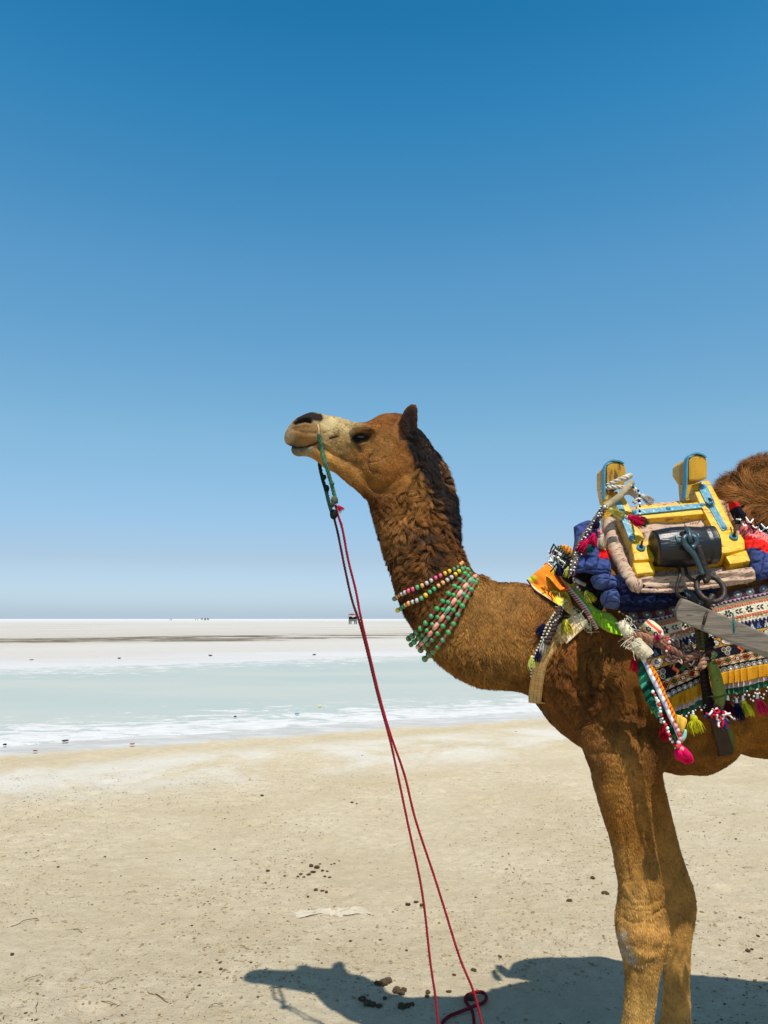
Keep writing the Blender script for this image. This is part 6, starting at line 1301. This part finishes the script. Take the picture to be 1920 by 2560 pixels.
# countless specks, crumbs and chips
def scatter(name, n_, ymin, ymax, r0, r1, cols_, seed, zf=.5):
    rng = np.random.default_rng(seed); y_ = ymin * (ymax / ymin) ** rng.random(n_ * 3); x_ = rng.uniform(-.75, .75, n_ * 3) * y_; Pn = np.stack([x_, y_, 0 * x_], 1)
    dn = np.clip(.30 + 1.7 * fbm(Pn, 1.3, seed, 3), .05, 1); k = (rng.random(n_ * 3) < dn) & (y_ - B1 * x_ < S1 + .3); x_, y_ = x_[k][:n_], y_[k][:n_]; m_ = len(x_); z_ = ground_h(x_, y_); r = r0 * (r1 / r0) ** (rng.random(m_) ** 2.2)
    oc = np.array([[1, 0, 0], [-1, 0, 0], [0, 1, 0], [0, -1, 0], [0, 0, 1], [0, 0, -.4]]); th = rng.random(m_) * 6.28; el_ = rng.uniform(.6, 2.2, m_)
    V = oc[None] * r[:, None, None] * rng.uniform(.6, 1.3, (m_, 6, 1)); V[..., 0] *= el_[:, None]; V[..., 2] *= zf
    c_, s_ = np.cos(th)[:, None], np.sin(th)[:, None]; V = np.stack([V[..., 0] * c_ - V[..., 1] * s_, V[..., 0] * s_ + V[..., 1] * c_, V[..., 2]], -1) + np.stack([x_, y_, z_ + r * .25], 1)[:, None]
    T = np.array([[0, 2, 4], [2, 1, 4], [1, 3, 4], [3, 0, 4], [2, 0, 5], [1, 2, 5], [3, 1, 5], [0, 3, 5]]); Fc = (np.arange(m_)[:, None, None] * 6 + T[None]).reshape(-1, 3)
    ci_ = rng.integers(0, len(cols_), m_); C = np.array([lin(c) for c in cols_])[ci_] * rng.uniform(.7, 1.3, m_)[:, None]; o = mk(name, V.reshape(-1, 3), Fc, M['hide'], cols=np.repeat(C, 6, 0), smooth=False); return tag(o, kind='stuff')
scatter('gravel', 11000, 2.7, 9, .0012, .0075, [(110, 84, 56), (84, 62, 42), (150, 122, 88), (160, 138, 106), (60, 48, 36), (130, 100, 70)], 17)
scatter('sand_crumbs', 22000, 2.7, 8, .0018, .0090, [(168, 150, 118), (160, 142, 110), (176, 160, 128), (146, 126, 94)], 29, .6)
rng = np.random.default_rng(77); mb = MB()
for k in range(1600):                                           # chaff
    y_ = 2.8 * (7 / 2.8) ** rng.random(); x_ = rng.uniform(-.7, .7) * y_; a = rng.random() * 6.28; L_ = rng.uniform(.006, .022); z_ = gz(x_, y_) + .002
    p = np.array([[x_, y_, z_], [x_ + math.cos(a) * L_ * .5, y_ + math.sin(a) * L_ * .5, z_ + .003], [x_ + math.cos(a + .3) * L_, y_ + math.sin(a + .3) * L_, z_]]); v, f = tube_vf(p, .0006, 3); mb.add(v, f, lin([(96, 70, 46), (190, 168, 120), (60, 46, 34)][k % 3]))
tag(mb.build('chaff', M['thread']), kind='stuff')
# broken salt crust ledge
LC = [(733, 2286), (742, 2278), (768, 2277), (800, 2272), (838, 2270), (870, 2268), (905, 2266), (932, 2282), (900, 2284), (868, 2280), (850, 2284), (820, 2281), (790, 2283), (766, 2288), (742, 2298)]
pl = np.array([G(a, b) for a, b in LC]); V = []
pl = resample(np.vstack([pl, pl[:1]]), .012)[:-1] + RNG.normal(0, .006, (1, 3)) * 0; pl[:, :2] += RNG.normal(0, .006, (len(pl), 2))
for k, (h, s) in enumerate([(-.004, 1.0), (.006, .97), (.008, .85), (.007, .5)]):
    c = pl.mean(0)
    for q in pl: w_ = c + (q - c) * s; V.append([w_[0], w_[1], gz(w_[0], w_[1]) + h * (.6 + .6 * random.random())])
n_ = len(pl); Fc = [(i * n_ + j, i * n_ + (j + 1) % n_, (i + 1) * n_ + (j + 1) % n_, (i + 1) * n_ + j) for i in range(3) for j in range(n_)] + [tuple(3 * n_ + j for j in range(n_))]
tag(mk('salt_crust', np.array(V), Fc, M['salt'], smooth=False), 'broken ledge of whitish salt crust on the sand left of the red ropes', 'salt crust')
# litter on the shore
for (a, b, w_, h_, col, lab, cat) in [(163, 1852, .16, .03, (70, 72, 78), 'grey crumpled rag on the white salt near the left edge', 'rag'), (12, 1862, .09, .04, (30, 30, 36), 'small black scrap on the salt at the far left edge', 'litter'), (88, 1877, .10, .02, (130, 48, 40), 'small red-brown scrap where salt meets sand on the left', 'litter'),
        (331, 1860, .12, .02, (160, 80, 55), 'reddish flat scrap at the edge of the sand, right of the grey rag', 'litter'), (588, 1792, .10, .04, (60, 60, 62), 'small dark lump on the foam of the pond shore', 'litter'), (743, 1784, .16, .03, (90, 150, 190), 'pale blue scrap of plastic on the salt foam', 'litter'), (800, 1765, .14, .04, (225, 215, 120), 'pale yellow scrap on the salt foam near the ropes', 'litter'),
        (526, 1639, .30, .10, (60, 56, 54), 'dark lump on the far white bank of the pond, left one', 'lump'), (785, 1637, .30, .08, (70, 66, 60), 'dark lump on the far white bank of the pond, next to the ropes', 'lump'), (298, 1646, .25, .10, (90, 80, 75), 'small two-toned lump on the far bank, left part of the picture', 'lump'), (79, 1649, .3, .05, (165, 110, 100), 'reddish flat scrap on the far bank at the left', 'litter')]:
    g = G(a, b); v, f = rough_stone(w_ * .25, int(a), h_ / w_, 3); v += RNG.normal(0, w_ * .02, v.shape); o = mk('rag' if cat == 'rag' else 'scrap', v + np.array([g[0], g[1], h_ * .12]), f, mat('scrap', tuple(lin(col)), .8, .5, 60), smooth=False); tag(o, lab, cat)

# ------------------------------------------------------------------ far away: a cart, people and camels
gc = G(883, 1560.5); DC = gc[1]
ct = thing('camel_cart', gc, 'small four-wheeled cart with a red canopy far out on the salt flat', 'cart')
def fs(name, poly, th, col, dY=0, rough=.8, parent=ct): return slab(name, poly, lambda a, b: DC + dY, mat(name, tuple(lin(col)), rough, 0, 1, .2, 3), parent, (0, 1, 0), th, .02, seg=1)
can = fs('canopy', [(871.5, 1536.5), (872.5, 1535), (880, 1533.8), (886, 1535.6), (893, 1536.2), (894.5, 1538), (894, 1540.5), (887, 1539), (880, 1540), (872, 1541)], 2.6, (150, 58, 60), -.2); fs('canopy_edge', [(884, 1536.8), (893.5, 1536.6), (894.4, 1540), (886, 1539)], 2.0, (170, 110, 76), -.35)
fs('white_cloth', [(872.5, 1538.5), (877, 1538), (880, 1539.5), (884, 1538.2), (887, 1538.5), (887, 1542), (882, 1543.2), (878, 1541), (873, 1541.5)], 1.2, (190, 188, 186), -.5)
fs('cart_body', [(871.5, 1541), (892, 1541), (892, 1549), (872, 1549)], 2.4, (26, 28, 32), 0); fs('deck', [(871, 1549), (893, 1548.4), (893, 1551), (871, 1551.4)], 2.8, (120, 135, 128), -.3)
for xx in (872.2, 893): fs('post', [(xx - .5, 1536.5), (xx + .5, 1536.5), (xx + .5, 1549.5), (xx - .5, 1549.5)], .12, (60, 60, 62) if xx < 880 else (205, 200, 205), -.42)
fs('underframe', [(873, 1551), (891, 1551), (891, 1553), (873, 1553)], 1.8, (40, 44, 44), 0)
for a, dd in ((873.2, 0), (877.4, 1.6), (887.0, 1.6), (890.8, 0)):
    c = P(a, 1556, DC + dd); R_ = c[2]; v, f = tube_vf(np.array([c + [-.13, 0, 0], c + [.13, 0, 0]]), max(.3, R_), 18); wh = mk('wheel', v, f, mat('tyre', (.015, .015, .017), .8), ct, smooth=False); v, f = tube_vf(np.array([c + [-.15, 0, 0], c + [.15, 0, 0]]), R_ * .4, 12); mk('rim', v, f, mat('rim', (.25, .25, .26), .5), wh, smooth=False)

def merge_remesh(parts, vs, name, m, parent=None, col=(90, 70, 60)):
    mb = MB()
    for v, f in parts: mb.add(v, f)
    me = bpy.data.meshes.new('tmp'); me.from_pydata([tuple(v) for v in mb.V], [], mb.F); o = bpy.data.objects.new('tmp', me); COL.objects.link(o); r = o.modifiers.new('r', 'REMESH'); r.mode = 'VOXEL'; r.voxel_size = vs; s = o.modifiers.new('s', 'SMOOTH'); s.iterations = 3
    e = o.evaluated_get(bpy.context.evaluated_depsgraph_get()).to_mesh(); V = np.array([v.co[:] for v in e.vertices]); Fc = [tuple(p.vertices) for p in e.polygons]; bpy.data.objects.remove(o)
    return mk(name, V, Fc, m, parent, cols=np.broadcast_to(lin(col), V.shape))
def person(loc, label, col, skin=(88, 60, 44), lean=0, grp='people standing on the horizon'):
    L = np.array(loc); t = lambda pts, r: tube_vf(catmull(L + np.array(pts), 4), np.interp(np.linspace(0, 1, (len(pts) - 1) * 4 + 1), np.linspace(0, 1, len(r)), r), 10)
    r_ = thing('person', tuple(L), label, 'person', grp)
    merge_remesh([t([[-.1, 0, .02], [-.09, 0, .5], [-.08, 0, .95]], [.06, .06, .09]), t([[.1, .05, .02], [.09, 0, .5], [.08, 0, .95]], [.06, .06, .09]), t([[0, 0, .9], [0, 0, 1.2], [lean, 0, 1.45]], [.16, .16, .13]), t([[lean, 0, 1.42], [lean, 0, 1.55]], [.06, .05]), sphere_vf(L + [lean, 0, 1.62], .11, 12, 10, (.9, 1, 1.15)),
                  t([[-.17, 0, 1.42], [-.25, 0, 1.15], [-.22, -.06, .88]], [.055, .045, .035]), t([[.17, 0, 1.42], [.25, 0, 1.15], [.22, -.06, .88]], [.055, .045, .035])], .03, 'body', M['hide'], r_, skin)
    v, f = tube_vf(catmull(L + np.array([[0, 0, .45], [0, 0, .9], [lean, 0, 1.25], [lean, 0, 1.47]]), 5), np.interp(np.linspace(0, 1, 16), [0, .5, .9, 1], [.27, .21, .2, .09]), 12); mk('clothes', v, f, M['thread'], r_, cols=np.broadcast_to(lin(col), v.shape)); return r_
g = G(897, 1561); person((g[0], g[1], 0), 'person in dark red beside the far cart, right at the ropes', (120, 30, 48), grp=None)
YH = 700.0
for a, dY, c_, lab in ((425.2, 0, (34, 36, 42), 'dark-clothed person, left one of the close pair on the horizon'), (428.8, 0, (40, 42, 48), 'dark-clothed person, right one of the close pair on the horizon'), (488.8, 60, (70, 74, 84), 'slim person standing alone, first right of the close pair'), (493.8, 60, (84, 90, 100), 'slim person standing nearest to the far camels'), (511, -20, (48, 46, 48), 'person among the far camels, left one'), (514, -20, (52, 48, 50), 'person among the far camels, right one')):
    q = P(a, 1551, YH + dY); person((q[0], q[1], 0), lab, c_)
def far_camel(px, Y, flip, label, col):
    q = P(px, 1551, Y); L = np.array([q[0], q[1], 0]); s = flip; t = lambda pts, r: tube_vf(catmull(L + np.array(pts) * [s, 1, 1], 4), np.interp(np.linspace(0, 1, (len(pts) - 1) * 4 + 1), np.linspace(0, 1, len(r)), r), 10)
    r_ = thing('camel', tuple(L), label, 'camel', 'far camels on the horizon')
    pr = [t([[-.75, 0, 1.35], [0, 0, 1.4], [.6, 0, 1.3]], [.25, .38, .25]), t([[-.15, 0, 1.7], [0, 0, 2.0], [.1, 0, 2.1]], [.3, .2, .08]), t([[.55, 0, 1.35], [1.0, 0, 1.2], [1.25, 0, 1.6], [1.3, 0, 2.0]], [.18, .14, .10, .09]), t([[1.25, 0, 2.02], [1.5, 0, 2.0], [1.7, 0, 1.92]], [.1, .1, .06])]
    for x_, y_ in ((-.6, .15), (-.65, -.15), (.5, .15), (.45, -.15)): pr.append(t([[x_, y_, 1.25], [x_ + .03, y_, .65], [x_, y_, .05]], [.15, .07, .08]))
    merge_remesh(pr, .05, 'body', M['hide'], r_, col); v, f = tube_vf(catmull(L + np.array([[-.4, 0, 1.62], [0, 0, 1.8], [.35, 0, 1.65]]) * [s, 1, 1], 4), .32, 12); mk('saddle_cloth', v, f, M['thread'], r_, cols=np.broadcast_to(lin((60, 50, 56)), v.shape))
far_camel(505, YH - 60, -1, 'pale camel facing left, first of the far camels', (150, 130, 110)); far_camel(513, YH + 10, -1, 'dark camel in the middle of the far group', (80, 62, 50)); far_camel(519.5, YH - 40, 1, 'dark camel facing right, last of the far group', (76, 60, 50))

# every small repeat says which one it is, counted from the left of the picture
def rank(name, head, tail):
    L_ = [o for o in COL.objects if o.get('group') == name and o.parent is None]; bpy.context.view_layer.update()
    M_ = sorted(L_, key=lambda o: o.location.x / o.location.y)
    for i, o in enumerate(M_, 1):
        sfx = 'th' if 10 <= i % 100 <= 20 else {1: 'st', 2: 'nd', 3: 'rd'}.get(i % 10, 'th'); o['label'] = head + (', leftmost of ' if i == 1 else ', rightmost of ' if i == len(M_) else ', %d%s from the left of ' % (i, sfx)) + tail
rank('dung lumps in the broken heap', 'brown dung lump', 'the broken heap beside the ropes')
rank('dung lumps in the camel shadow', 'dark dung lump', 'those in the camel shadow')
rank('scattered single dung pellets', 'dark dung pellet', 'those lying singly on open sand')
rank('dry twigs and straws strewn on the sand', 'thin dry twig', 'those strewn on the sand')
